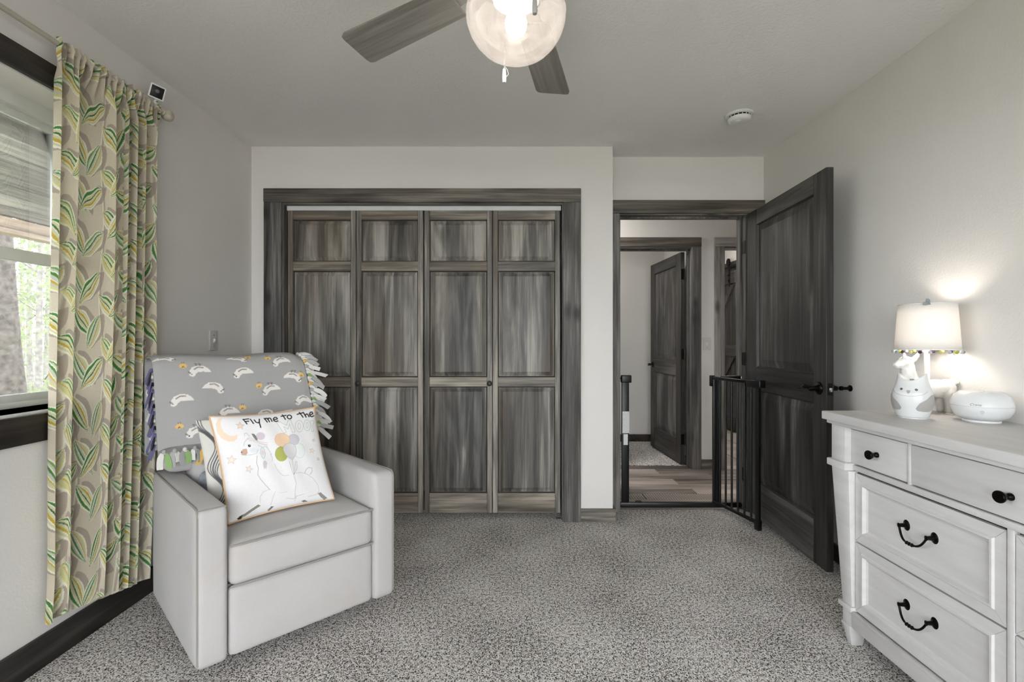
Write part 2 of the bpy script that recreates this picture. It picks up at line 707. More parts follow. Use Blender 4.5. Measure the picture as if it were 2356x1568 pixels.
m = MB()
m.box(WL - T, WL, YB - T, WY0, -0.1, H)
m.box(WL - T, WL, WY1, YC + 0.7, -0.1, H)
m.box(WL - T, WL, WY0, WY1, -0.1, WZ0)
m.box(WL - T, WL, WY0, WY1, WZ1, H)
structure(m, 'wall_left', M['wall'], 'pale painted wall holding the window and curtain')

m = MB()
m.box(WR, WR + T, YB - T, YD + 0.0, -0.1, H)
structure(m, 'wall_right', M['wall'], 'pale painted wall behind the white dresser')

# closet wall with its return
OX0, OX1, OZ = -1.502, 0.345, 2.062
m = MB()
m.box(WL, OX0, YC, YC + 0.11, 0, H)
m.box(OX1, XC, YC, YC + 0.11, 0, H)
m.box(OX0, OX1, YC, YC + 0.11, OZ, H)
m.box(XC - 0.11, XC, YC + 0.11, YD + 0.53, 0, H)
structure(m, 'wall_closet', M['wall'], 'pale painted wall around the wooden closet doors')

m = MB()
m.box(WL, XC - 0.11, YC + 0.68, YC + 0.70, 0, H)
structure(m, 'wall_closet_rear', M['dark'], 'closet rear wall coloured dark as shade behind the doors')

# wall with the doorway
DX0, DX1, DZ = 0.745, 1.606, 2.047
m = MB()
m.box(XC, DX0 - 0.02, YD, YD + 0.13, 0, H)
m.box(DX1 + 0.02, WR + T, YD, YD + 0.13, 0, H)
m.box(DX0 - 0.02, DX1 + 0.02, YD, YD + 0.13, DZ + 0.02, H)
structure(m, 'wall_doorway', M['wall'], 'pale painted wall around the open doorway')

# wall behind the camera, opened wide for an added glass door
RX0, RX1, RZ0, RZ1 = -1.45, 1.45, 0.10, 2.16
m = MB()
m.box(WL, RX0, YB - T, YB, -0.1, H)
m.box(RX1, WR, YB - T, YB, -0.1, H)
m.box(RX0, RX1, YB - T, YB, -0.1, RZ0)
m.box(RX0, RX1, YB - T, YB, RZ1, H)
structure(m, 'wall_rear', M['wall'], 'pale painted wall with the added glass door opposite the closet')

# ---- hall, far bedroom and bathroom
m = MB()
m.box(-1.2, 4.2, YD + 0.13, 7.6, H, H + 0.1)
structure(m, 'ceiling_hall', M['ceiling'], 'plain ceiling over the hallway beyond the doorway', 'ceiling')
m = MB()
A0, A1 = 0.79, 1.645            # far bedroom door opening
B0, B1 = 1.948, 2.80            # bathroom door opening
hz = 2.035
m.box(-1.2, A0, YH, YH + 0.12, 0, H)
m.box(A1, B0, YH, YH + 0.12, 0, H)
m.box(B1, 4.2, YH, YH + 0.12, 0, H)
m.box(A0, A1, YH, YH + 0.12, hz, H)
m.box(B0, B1, YH, YH + 0.12, hz, H)
structure(m, 'wall_hall', M['wall'], 'pale hallway wall between the two far doorways')
m = MB()
m.box(-1.2, -1.1, YD + 0.13, YH, 0, H)
structure(m, 'wall_hall_end', M['wall'], 'pale wall closing the hallway behind the closet')
m = MB()
m.box(4.1, 4.2, YD + 0.13, YH, 0, H)
structure(m, 'wall_hall_side', M['wall'], 'pale wall closing the hallway past the bathroom')
m = MB()
m.box(WR + T, 4.2, YD, YD + 0.13, 0, H)
m.box(-1.2, XC - 0.11, YD + 0.45, YD + 0.50, 0, H)
structure(m, 'wall_hall_near', M['wall'], 'pale hallway wall on the bedroom side')
YR1 = 5.534
m = MB()
m.box(-0.6, 1.90, YR1, YR1 + 0.1, 0, H)
m.box(-0.7, -0.6, YH + 0.12, YR1, 0, H)
m.box(1.777, 1.90, YH + 0.12, YR1, 0, H)
structure(m, 'wall_far_room', M['wall'], 'pale walls of the bedroom across the hallway')
m = MB()
m.box(2.89, 3.0, YH + 0.12, 7.5, 0, H)
m.box(1.9, 3.0, 7.5, 7.6, 0, H)
m.box(1.8, 1.9, YR1 + 0.1, 7.6, 0, H)
structure(m, 'wall_bathroom', M['wall'], 'pale bathroom wall behind the sliding barn door')
m = MB()
m.box(-0.6, 1.777, 4.468, YR1, -0.1, 0.004)
structure(m, 'floor_far_room', M['carpet'], 'speckled grey carpet of the bedroom across the hallway', 'carpet')

# hall floor: plank tiles, one by one
m = MB()
m.box(-1.1, 4.1, YD + 0.035, 4.468, -0.1, -0.004)
m.box(1.9, 2.89, 4.468, 7.5, -0.1, -0.004)
fl = structure(m, 'floor_hall', M['grout'], 'wood look tile floor of the hallway and bathroom', 'tile floor')
rows = [3.300, 3.430, 3.516, 3.642, 3.760, 3.885, 4.03, 4.20, 4.345, 4.466]
mesh_cache = {}
for r in range(len(rows) - 1):
    y0, y1 = rows[r] + 0.0015, rows[r + 1] - 0.0015
    x = 0.2 + (r * 0.37) % 0.8 - 0.8
    while x < 3.4:
        w = 0.86
        x0, x1 = x, x + w - 0.003
        rib = r == 2
        mat = M['tile_rib'] if rib else M['tile']
        x += w
        if x1 < 0.5:
            continue
        key = (r, rib)
        if key in mesh_cache:
            o = copy_obj(mesh_cache[key], fl)
            o.location = (x0, 0, 0)
        else:
            mm = MB().box(0, x1 - x0, y0, y1, -0.006, 0.0)
            o = build(mm, 'tile_plank', mat, fl, bevel=0.0012, seg=1)
            o.location = (x0, 0, 0)
            mesh_cache[key] = o
first = None
for j in range(12):
    yy = 4.47 + j * 0.155
    for i in range(3):
        if first is None:
            first = build(MB().box(0, 0.60, 0, 0.152, -0.006, 0.0), 'tile_plank', M['tile_rib'], fl, bevel=0.0012, seg=1)
            o = first
        else:
            o = copy_obj(first, fl)
        o.location = (1.905 + i * 0.33 - (j % 2) * 0.0, yy, 0)
        o.scale = (0.32 / 0.60, 1, 1)

# baseboards
m = MB().box(WL, WL + 0.016, YB, YC, 0, 0.115)
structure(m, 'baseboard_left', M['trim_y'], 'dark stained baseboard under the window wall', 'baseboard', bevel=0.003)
m = MB().box(0.446, XC + 0.016, YC - 0.016, YC, 0, 0.083)
m.box(XC, XC + 0.016, YC, YD, 0, 0.083)
structure(m, 'baseboard_closet', M['trim_x'], 'short stained baseboard between closet casing and doorway', 'baseboard')
m = MB().box(WR - 0.016, WR, YB, YD - 0.02, 0, 0.09)
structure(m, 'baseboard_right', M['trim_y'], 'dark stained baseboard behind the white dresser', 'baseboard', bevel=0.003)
m = MB().box(1.733, 1.852, YH - 0.016, YH, 0, 0.088)
structure(m, 'baseboard_hall', M['trim_x'], 'short stained baseboard below the hallway light switch', 'baseboard', bevel=0.003)
m = MB().box(-0.6, 1.777, YR1 - 0.016, YR1, 0, 0.085)
structure(m, 'baseboard_far_room', M['trim_y'], 'dark stained baseboard of the bedroom across the hallway', 'baseboard', bevel=0.003)
m = MB().box(2.874, 2.89, 4.47, 7.5, 0, 0.09)
structure(m, 'baseboard_bathroom', M['trim_y'], 'dark stained baseboard beside the bathroom tiles', 'baseboard', bevel=0.003)


# ------------------------------------------------------------------ casings
def casing(n, label, x0, x1, y, z_top, z_bot, wl, wr, inner0, inner1, jamb_depth, head_ext=0.0, jz=None, side_l=True, side_r=True):
    """flat boards round an opening in a wall that faces the camera"""
    t = empty('trim_%d' % n, ((x0 + x1) / 2, y, 0), 0, label, 'door trim', None, 'structure')
    th = 0.02
    build(MB().box(x0, x1, y - th - 0.004, y, z_bot, z_top), 'header_board', M['trim_x'], t, bevel=0.003)
    if side_l:
        build(MB().box(x0, x0 + wl, y - th, y, 0, z_bot), 'side_board', M['trim_z'], t, bevel=0.003)
    if side_r:
        build(MB().box(x1 - wr, x1, y - th, y, 0, z_bot), 'side_board', M['trim_z'], t, bevel=0.003)
    jz = jz or z_bot - 0.012
    build(MB().box(inner0 - 0.018, inner0, y - 0.004, y + jamb_depth, 0, jz), 'jamb_board', M['trim_z'], t)
    build(MB().box(inner1, inner1 + 0.018, y - 0.004, y + jamb_depth, 0, jz), 'jamb_board', M['trim_z'], t)
    build(MB().box(inner0 - 0.018, inner1 + 0.018, y - 0.004, y + jamb_depth, jz, jz + 0.018), 'jamb_board', M['trim_x'], t)
    return t


c1 = casing(1, 'wide stained casing boards framing the closet doors', -1.610, 0.447, YC, 2.161, 2.073, 0.115, 0.115, -1.484, 0.327, 0.11, jz=2.058)
build(MB().box(-1.478, 0.321, YC + 0.022, YC + 0.055, 2.030, 2.058), 'track', M['track'], c1, label='white metal track above the closet doors')
build(MB().box(0.290, 0.327, YC + 0.025, YC + 0.05, 0.0, 0.006).box(0.321, 0.327, YC + 0.025, YC + 0.05, 0.0, 0.03), 'floor_bracket', M['chrome'], c1, label='small metal floor bracket')

c2 = casing(2, 'stained casing boards framing the open doorway', XC + 0.001, WR - 0.001, YD, 2.137, 2.047, 0.078, 0.115, DX0, DX1, 0.13, jz=2.040)
build(MB().box(DX0, DX0 + 0.012, YD + 0.05, YD + 0.085, 0, 2.03).box(DX1 - 0.012, DX1, YD + 0.05, YD + 0.085, 0, 2.03).box(DX0, DX1, YD + 0.05, YD + 0.085, 2.028, 2.040), 'door_stop', M['trim_z'], c2)
for hz_ in (0.25, 1.05, 1.82):
    build(MB().box(DX1 - 0.003, DX1 + 0.001, YD - 0.002, YD + 0.04, hz_ - 0.045, hz_ + 0.045), 'hinge', M['black'], c2)
# hall side casing of the same doorway is out of sight; far casings
c3 = casing(3, 'stained casing round the bedroom door across the hallway', A0 - 0.11, 1.732, YH, 2.120, 2.033, 0.09, 0.09, A0, A1 - 0.002, 0.12)
build(MB().box(A1 - 0.016, A1 - 0.002, YH + 0.03, YH + 0.07, 0, 2.02).box(A0, A1, YH + 0.03, YH + 0.07, 2.008, 2.021), 'door_stop', M['trim_z'], c3)
M['trim_pale_z'] = wood('pale_grey_trim_vertical', 'z', srgb('#5d5955'), srgb('#8d8986'), srgb('#b0aca8'), BR, 0.2)
M['trim_pale_x'] = wood('pale_grey_trim_across', 'x', srgb('#5d5955'), srgb('#8d8986'), srgb('#b0aca8'), BR, 0.2)
c4 = casing(4, 'paler grey stained casing round the bathroom opening', 1.853, 2.90, YH, 2.120, 2.037, 0.093, 0.093, B0, B1, 0.12)
for ch in [o for o in bpy.data.objects if o.parent == c4 and 'jamb' not in o.name]:
    ch.data.materials[0] = M['trim_pale_x'] if 'header' in ch.name else M['trim_pale_z']

# ------------------------------------------------------------------ panel doors


def raised_panel(x0, x1, z0, z1, th, rec, bev, raise_):
    """both faces: recessed border sloping up to a flat field (front face at y=0)"""
    mb = MB()
    for s, y_rec, y_f in ((0, rec, rec - raise_), (1, th - rec, th - rec + raise_)):
        rings = []
        for ins, y in ((0.0, y_rec), (0.012, y_rec), (bev, y_f)):
            rings.append([(x0 + ins, y, z0 + ins), (x1 - ins, y, z0 + ins), (x1 - ins, y, z1 - ins), (x0 + ins, y, z1 - ins)])
        vs = [p for r in rings for p in r]
        fs = []
        for k in range(2):
            for i in range(4):
                j = (i + 1) % 4
                q = (k * 4 + i, k * 4 + j, k * 4 + 4 + j, k * 4 + 4 + i)
                fs.append(q if s == 0 else q[::-1])
        fs.append((8, 9, 10, 11) if s == 0 else (11, 10, 9, 8))
        mb.add(vs, fs)
    return mb


def sticking(x0, x1, z0, z1, th, rec, w=0.007):
    """sloped moulding running round the inside of a panel opening, front and back"""
    mb = MB()
    for s in (0, 1):
        ya, yb = (0.0015, rec + 0.001) if s == 0 else (th - 0.0015, th - rec - 0.001)
        o = [(x0, ya, z0), (x1, ya, z0), (x1, ya, z1), (x0, ya, z1)]
        i_ = [(x0 + w, yb, z0 + w), (x1 - w, yb, z0 + w), (x1 - w, yb, z1 - w), (x0 + w, yb, z1 - w)]
        fs = []
        for k in range(4):
            j = (k + 1) % 4
            q = (k, j, 4 + j, 4 + k)
            fs.append(q if s == 0 else q[::-1])
        mb.add(o + i_, fs)
    return mb


def panel_door(root, w, z0, z1, sl, sr, openings, th, mats, rec=0.011, bev=0.036):
    mz, mx, mp = mats
    b = 0.0018
    build(MB().box(0, sl, 0, th, z0, z1), 'stile', mz, root, local=True, bevel=b, seg=1)
    build(MB().box(w - sr, w, 0, th, z0, z1), 'stile', mz, root, local=True, bevel=b, seg=1)
    zs = [z0] + [v for op in openings for v in op] + [z1]
    for i in range(0, len(zs), 2):
        build(MB().box(sl, w - sr, 0.0003, th - 0.0003, zs[i], zs[i + 1]), 'rail', mx, root, local=True, bevel=b, seg=1)
    for (a, c) in openings:
        p = build(raised_panel(sl, w - sr, a, c, th, rec, bev, 0.008), 'panel', mp, root, local=True)
        build(sticking(sl, w - sr, a, c, th, rec), 'moulding', M['mould'] if mz is M['closet_z'] else M['mould_dark'], p, local=True)


YL = YC + 0.030
LX = [-1.477, -1.0265, -0.5815, -0.1285, 0.319]
leaf_labels = ['closet door leaf beside the casing behind the armchair', 'closet door leaf with a knob, next to the leaf behind the armchair',
               'closet door leaf with a knob, next to the leaf by the doorway', 'closet door leaf beside the casing nearest the doorway']
closet_mats = (M['closet_z'], M['closet_x'], M['closet_panel'])
for i in range(4):
    x0, x1 = LX[i] + 0.0022, LX[i + 1] - 0.0022
    if i == 1:
        x1 -= 0.003
    if i == 2:
        x0 += 0.003
    d = empty('door_%d' % (i + 1), (x0, YL, 0), 0, leaf_labels[i], 'closet door', None, 'structure')
    z = lambda y: 1.173 - (y - 784) * (YL) / F
    panel_door(d, x1 - x0, 0.042, z(481), 0.033, 0.033,
               [(z(1134), z(889)), (z(867), z(623)), (z(601), z(505))], 0.034, closet_mats, 0.0145, 0.034)
    if i in (1, 2):
        kx = 0.0165 if i == 1 else (x1 - x0) - 0.0165
        Mk = Matrix.Translation((kx, 0, z(881))) @ Matrix.Rotation(PI / 2, 4, 'X')
        build(MB().lathe([(0.006, 0), (0.0065, 0.008), (0.009, 0.012), (0.0155, 0.018), (0.018, 0.024), (0.0165, 0.031), (0.010, 0.036), (0.0, 0.037)], 20, Mk), 'knob', M['knobwood'], d, local=True, smooth=True, label='round dark knob')


def lever_handle(root, x, z, y_face, sgn, th, dirx=-1):
    """rose and wave lever; sgn -1 on the front face, +1 on the back face"""
    Mr = Matrix.Translation((x, y_face, z)) @ Matrix.Rotation(PI / 2 if sgn < 0 else -PI / 2, 4, 'X')
    mb = MB().lathe([(0.033, 0), (0.033, 0.004), (0.030, 0.008), (0.022, 0.012), (0.014, 0.016), (0.012, 0.03), (0.013, 0.045), (0.011, 0.052), (0, 0.053)], 28, Mr)
    yl = y_face + sgn * 0.045
    pts = []
    rr = []
    for i in range(13):
        t = i / 12
        pts.append((x + dirx * 0.115 * t, yl + sgn * 0.004 * math.sin(t * 6), z + 0.006 * math.sin(t * PI * 1.6) - 0.002 * t))
        rr.append([0.009, 0.009, 0.010, 0.0125, 0.0135, 0.0125, 0.0105, 0.0085, 0.0065, 0.0055, 0.005, 0.0045, 0.003][i])
    mb.tube(pts, rr, 12)
    build(mb, 'handle', M['bronze'], root, local=True, smooth=True, label='oil rubbed bronze lever handle')


# open bedroom door
hx, hy = 1.593, 3.200
fx, fy = 1.549, 2.335
ang = math.atan2(fy - hy, fx - hx)
d5 = empty('door_5', (hx, hy, 0), ang, 'dark stained two panel door standing open beside the dresser', 'door', None, 'structure')
door_mats = (M['door_z'], M['door_x'], M['door_panel'])
panel_door(d5, 0.866, 0.034, 2.030, 0.122, 0.108, [(0.257, 0.855), (1.005, 1.930)], 0.036, door_mats, 0.016, 0.05)
lever_handle(d5, 0.806, 0.934, 0.0, -1, 0.036)
lever_handle(d5, 0.806, 0.934, 0.036, 1, 0.036)
build(MB().box(0.8655, 0.8675, 0.006, 0.030, 0.905, 0.965), 'latch_plate', M['black'], d5, local=True, label='black latch plate on the door edge')
build(MB().box(0.8670, 0.874, 0.012, 0.025, 0.922, 0.942), 'latch', M['chrome'], d5, local=True, bevel=0.002, label='bright latch bolt')

# bedroom door across the hall
hx, hy, fx, fy = 1.586, 4.452, 1.540, 5.262
ang = math.atan2(fy - hy, fx - hx)
# front face must look towards -X: run the local x axis from the free edge to the hinge
d6 = empty('door_6', (fx, fy, 0), math.atan2(hy - fy, hx - fx), 'stained two panel door ajar in the bedroom across the hallway', 'door', None, 'structure')
panel_door(d6, 0.811, 0.014, 2.008, 0.11, 0.115, [(0.235, 0.84), (0.985, 1.90)], 0.036, door_mats, 0.016, 0.05)
lever_handle(d6, 0.06, 0.915, 0.0, -1, 0.036, 1)
for hz_ in (0.25, 1.05, 1.80):
    build(MB().box(0.810, 0.814, 0.002, 0.034, hz_ - 0.05, hz_ + 0.05).tube([(0.815, 0.034, hz_ - 0.05), (0.815, 0.034, hz_ + 0.05)], 0.006), 'hinge', M['black'], d6, local=True, label='black door hinge')

# barn door in the bathroom (slides along the wall at X = 2.89)
bd = empty('door_7', (2.86, 6.44, 0), PI / 2, 'grey plank barn door with diagonal brace hanging from black rail', 'barn door', None, 'structure')
bd.rotation_euler = (0, 0, -PI / 2)      # local x -> -Y, local y -> +X, face (-y) looks to -X
for i in range(7):
    build(MB().box(-0.52 + i * 0.13, -0.52 + i * 0.13 + 0.127, 0.0, 0.02, 0.02, 2.08), 'plank', M['door_z'], bd, local=True, bevel=0.003, seg=1)
for a, c in ((0.02, 0.17), (0.98, 1.12), (1.92, 2.08)):
    build(MB().box(-0.52, 0.39, -0.02, 0.0, a, c), 'rail', M['door_x'], bd, local=True, bevel=0.002, seg=1)
for za, zb in ((0.19, 0.96), (1.14, 1.90)):
    build(MB().hexa([(-0.50, -0.018, za), (-0.40, -0.018, za), (-0.40, 0, za), (-0.50, 0, za)],
                    [(0.28, -0.018, zb), (0.38, -0.018, zb), (0.38, 0, zb), (0.28, 0, zb)]), 'brace', M['door_z'], bd, local=True)
for x in (-0.35, 0.25):
    build(MB().box(x - 0.02, x + 0.02, -0.028, -0.021, 1.88, 2.2).lathe([(0.05, 0), (0.05, 0.012), (0, 0.012)], 24, Matrix.Translation((x, -0.028, 2.2)) @ Matrix.Rotation(PI / 2, 4, 'X')).tube([(x, -0.026, 1.96), (x, -0.04, 1.96)], 0.01).tube([(x, -0.026, 2.03), (x, -0.04, 2.03)], 0.01), 'hanger', M['black'], bd, local=True, label='black strap hanger with roller')
br = empty('barn_door_rail', (2.86, 5.9, 2.12), 0, 'black steel rail on a board above the bathroom barn door', 'door rail')
build(MB().box(2.87, 2.889, 4.9, 7.2, 2.09, 2.21), 'header_plank', M['door_x'], br, bevel=0.002)
build(MB().box(2.838, 2.846, 4.9, 7.2, 2.120, 2.150), 'rail', M['black'], br)
for y in (5.0, 5.5, 6.0, 6.5, 7.0):
    build(MB().tube([(2.846, y, 2.135), (2.871, y, 2.135)], 0.010), 'spacer', M['black'], br)

# ------------------------------------------------------------------ window in the left wall
XW = WL - 0.135                  # inner face of the window frame
w1 = empty('window_1', (XW, (WY0 + WY1) / 2, WZ0), 0, 'white vinyl single hung window beside the leaf curtain', 'window', None, 'structure')
fr = MB()
f0, f1 = XW - 0.07, XW
fw = 0.045
fr.box(f0, f1, WY0, WY0 + fw, WZ0, WZ1)
fr.box(f0, f1, WY1 - fw, WY1, WZ0, WZ1)
fr.box(f0, f1, WY0 + fw, WY1 - fw, WZ1 - 0.06, WZ1)
fr.box(f0, f1, WY0 + fw, WY1 - fw, WZ0, WZ0 + 0.022)
build(fr, 'frame', M['vinyl'], w1, bevel=0.003)


def sash(x0, x1, z0, z1, b, tp):
    s = MB()
    y0, y1 = WY0 + fw, WY1 - fw
    s.box(x0, x1, y0, y0 + 0.04, z0, z1)
    s.box(x0, x1, y1 - 0.04, y1, z0, z1)
    s.box(x0, x1, y0 + 0.04, y1 - 0.04, z0, z0 + b)
    s.box(x0, x1, y0 + 0.04, y1 - 0.04, z1 - tp, z1)
    o = build(s, 'sash', M['vinyl'], w1, bevel=0.003)
    build(MB().box((x0 + x1) / 2 - 0.003, (x0 + x1) / 2 + 0.003, y0 + 0.03, y1 - 0.03, z0 + b - 0.01, z1 - tp + 0.01), 'pane', M['pane'], o)


sash(XW - 0.055, XW - 0.03, 1.478, WZ1 - 0.055, 0.03, 0.03)
sash(XW - 0.028, XW - 0.003, WZ0 + 0.02, 1.515, 0.03, 0.045)
build(MB().box(XW - 0.005, WL + 0.004, WY0, WY1, WZ0 - 0.012, WZ0), 'sill', M['vinyl'], w1, bevel=0.002)
build(MB().box(XW, WL, WY0 + 0.001, WY1 - 0.001, WZ1 - 0.008, WZ1 + 0.0), 'head_liner', M['wall'], w1)
t5 = empty('trim_5', (WL, (WY0 + WY1) / 2, WZ0), 0, 'dark stained casing boards around the window', 'window trim', None, 'structure')
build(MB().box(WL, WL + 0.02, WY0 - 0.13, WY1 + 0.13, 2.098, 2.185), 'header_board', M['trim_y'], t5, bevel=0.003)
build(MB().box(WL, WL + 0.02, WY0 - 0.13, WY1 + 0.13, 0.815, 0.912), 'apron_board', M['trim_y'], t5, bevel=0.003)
for y in (WY0 - 0.09, WY1):
    build(MB().box(WL, WL + 0.017, y, y + 0.09, 0.912, 2.098), 'side_board', M['trim_z'], t5, bevel=0.003)

# unseen glass door, added so daylight reaches the closet wall
w2 = empty('added_glass_door', (0, YB, RZ0), 0, 'added unseen wide glass door letting daylight in opposite the closet', 'window', None, 'structure')
fr = MB()
y0, y1 = YB - 0.12, YB - 0.06
for xa, xb, za, zb in ((RX0, RX0 + 0.05, RZ0, RZ1), (RX1 - 0.05, RX1, RZ0, RZ1), (-0.03, 0.03, RZ0 + 0.05, RZ1 - 0.05), (RX0 + 0.05, RX1 - 0.05, RZ0, RZ0 + 0.05), (RX0 + 0.05, RX1 - 0.05, RZ1 - 0.05, RZ1)):
    fr.box(xa, xb, y0, y1, za, zb)
build(fr, 'frame', M['vinyl'], w2)
for xa, xb in ((RX0 + 0.04, -0.02), (0.02, RX1 - 0.04)):
    build(MB().box(xa, xb, YB - 0.095, YB - 0.089, RZ0 + 0.04, RZ1 - 0.04), 'pane', M['pane'], w2)
t6 = empty('trim_6', (0, YB, RZ0), 0, 'dark stained casing round the added glass door opposite the closet', 'window trim', None, 'structure')  # casing belongs to the added glass door
build(MB().box(RX0 - 0.12, RX1 + 0.12, YB, YB + 0.02, RZ1, RZ1 + 0.1), 'header_board', M['trim_x'], t6, bevel=0.003)
build(MB().box(RX0 - 0.12, RX1 + 0.12, YB, YB + 0.02, RZ0 - 0.1, RZ0), 'apron_board', M['trim_x'], t6, bevel=0.003)
for x in (RX0 - 0.1, RX1):
    build(MB().box(x, x + 0.1, YB, YB + 0.02, RZ0, RZ1), 'side_board', M['trim_z'], t6, bevel=0.003)


# ------------------------------------------------------------------ print raster: colours for the vertices of printed cloth
class Canvas:
    def __init__(self, u, v, base):
        self.u, self.v = u, v
        self.c = np.tile(np.array(srgb(base), np.float32), (len(u), 1))

    def _sub(self, u0, u1, v0, v1):
        return np.where((self.u >= u0) & (self.u <= u1) & (self.v >= v0) & (self.v <= v1))[0]

    def put(self, idx, a, color):
        a = np.clip(a, 0, 1)[:, None].astype(np.float32)
        self.c[idx] = self.c[idx] * (1 - a) + np.array(srgb(color), np.float32) * a

    def poly(self, pts, color, alpha=1.0):
        p = np.array(pts, float)
        idx = self._sub(p[:, 0].min(), p[:, 0].max(), p[:, 1].min(), p[:, 1].max())
        if len(idx) == 0:
            return
        x, y = self.u[idx], self.v[idx]
        ins = np.zeros(len(idx), bool)
        for i in range(len(p)):
            x1, y1 = p[i]
            x2, y2 = p[(i + 1) % len(p)]
            if y1 == y2:
                continue
            c = ((y1 > y) != (y2 > y)) & (x < (x2 - x1) * (y - y1) / (y2 - y1) + x1)
            ins ^= c
        self.put(idx[ins], np.full(ins.sum(), alpha), color)

    def stroke(self, pts, w, color, alpha=1.0, soft=None):
        p = np.array(pts, float)
        soft = soft or w * 0.35
        R = w / 2 + soft
        idx = self._sub(p[:, 0].min() - R, p[:, 0].max() + R, p[:, 1].min() - R, p[:, 1].max() + R)
        if len(idx) == 0:
            return
        x, y = self.u[idx], self.v[idx]
        d = np.full(len(idx), 1e9)
        for i in range(len(p) - 1):
            ax, ay = p[i]
            bx, by = p[i + 1]
            L = (bx - ax) ** 2 + (by - ay) ** 2 + 1e-12
            t = np.clip(((x - ax) * (bx - ax) + (y - ay) * (by - ay)) / L, 0, 1)
            d = np.minimum(d, np.hypot(x - ax - t * (bx - ax), y - ay - t * (by - ay)))
        self.put(idx, alpha * np.clip((w / 2 + soft / 2 - d) / soft, 0, 1), color)

    def ell(self, c, rx, ry, color, alpha=1.0, rot=0.0):
        self.poly([(c[0] + rx * math.cos(t) * math.cos(rot) - ry * math.sin(t) * math.sin(rot),
                    c[1] + rx * math.cos(t) * math.sin(rot) + ry * math.sin(t) * math.cos(rot)) for t in np.linspace(0, 2 * PI, 28)[:-1]], color, alpha)


def ring(c, rx, ry, n=28):
    return [(c[0] + rx * math.cos(t), c[1] + ry * math.sin(t)) for t in np.linspace(0, 2 * PI, n)]


def homography(src, dst):
    A, b = [], []
    for (x, y), (X, Y) in zip(src, dst):
        A.append([x, y, 1, 0, 0, 0, -X * x, -X * y])
        b.append(X)
        A.append([0, 0, 0, x, y, 1, -Y * x, -Y * y])
        b.append(Y)
    h = np.linalg.solve(np.array(A, float), np.array(b, float))
    return np.append(h, 1).reshape(3, 3)


def apply_h(Hm, u, v):
    w = Hm[2, 0] * u + Hm[2, 1] * v + Hm[2, 2]
    return (Hm[0, 0] * u + Hm[0, 1] * v + Hm[0, 2]) / w, (Hm[1, 0] * u + Hm[1, 1] * v + Hm[1, 2]) / w


M['curtain'] = printed('leaf_print_linen', 0.9, 0.18)
M['fleece'] = printed('printed_fleece', 1.0, 0.0, 0.5, 350)
M['pillow'] = printed('printed_cotton', 0.9, 0.0, 0.15, 800)

# ------------------------------------------------------------------ curtain and rod
ROD_X, ROD_Z = -1.640, 2.246
rod = empty('curtain_rod', (ROD_X, 1.5, ROD_Z), 0, 'cream curtain rod with crackled ball finial above the window', 'curtain rod')
build(MB().tube([(ROD_X, 0.2, ROD_Z), (ROD_X, 2.222, ROD_Z)], 0.0095, 16), 'rod', M['rod'], rod, smooth=True)
Mf = Matrix.Translation((ROD_X, 2.218, ROD_Z)) @ Matrix.Rotation(-PI / 2, 4, 'X')
build(MB().lathe([(0.010, 0), (0.014, 0.002), (0.014, 0.008), (0.009, 0.012), (0.017, 0.017), (0.025, 0.027), (0.0275, 0.038), (0.025, 0.050), (0.016, 0.061), (0.0, 0.066)], 24, Mf), 'finial', M['finial'], rod, smooth=True)
build(MB().box(WL, WL + 0.006, 2.170, 2.200, ROD_Z - 0.05, ROD_Z + 0.03).tube([(WL + 0.004, 2.185, ROD_Z), (ROD_X, 2.185, ROD_Z)], 0.006), 'bracket', M['rod'], rod)

NU, NV = 400, 820
CLW, CLH = 0.90, 2.12
uu = np.linspace(0, 1, NU)
vv = np.linspace(0, 1, NV)           # 0 bottom, 1 top
U, V = np.meshgrid(uu, vv)
top = np.clip((V - 0.93) / 0.05, 0, 1)
top = top * top * (3 - 2 * top)
ph = 2 * PI * (6.0 * U + 0.55 * np.sin(2 * PI * U * 1.3 + 0.6) + 0.10 * np.sin(5 * V + 3 * U))
fold = np.sin(ph) + 0.30 * np.sin(2.1 * ph + 1.0 + 1.5 * V)
gather = np.sin(2 * PI * 19 * U + 1.5 * np.sin(9 * U)) + 0.4 * np.sin(2 * PI * 31 * U)
amp = 0.021 + 0.004 * (1 - V)
Xc = -1.642 - 0.004 * (1 - V)
Y0 = 1.706 - 0.012 * (1 - V) - 0.010 * np.exp(-((V - 0.0) / 0.05) ** 2)
Y1 = 2.205 - 0.075 * (1 - V) ** 0.8
Ys = Y0 + (Y1 - Y0) * (U + 0.020 * np.sin(ph + 1.5) * (1 - top))
Xs = Xc + amp * fold * (1 - top) + 0.0115 * gather * top
zbot = 0.185 - 0.085 * U + 0.012 * np.sin(ph) - 0.02 * np.exp(-(U / 0.05) ** 2)
ztop = ROD_Z + 0.022 + 0.006 * np.sin(2 * PI * 14 * U)
Zs = zbot + (ztop - zbot) * V
bulge = np.exp(-((Zs - ROD_Z) / 0.012) ** 2) * top
Xs = Xs + 0.006 * bulge
Xs = np.maximum(Xs, -1.676)
cu, cv = (U * CLW).ravel(), (V * CLH).ravel()
cv_can = Canvas(cu, cv, '#d2c8b4')


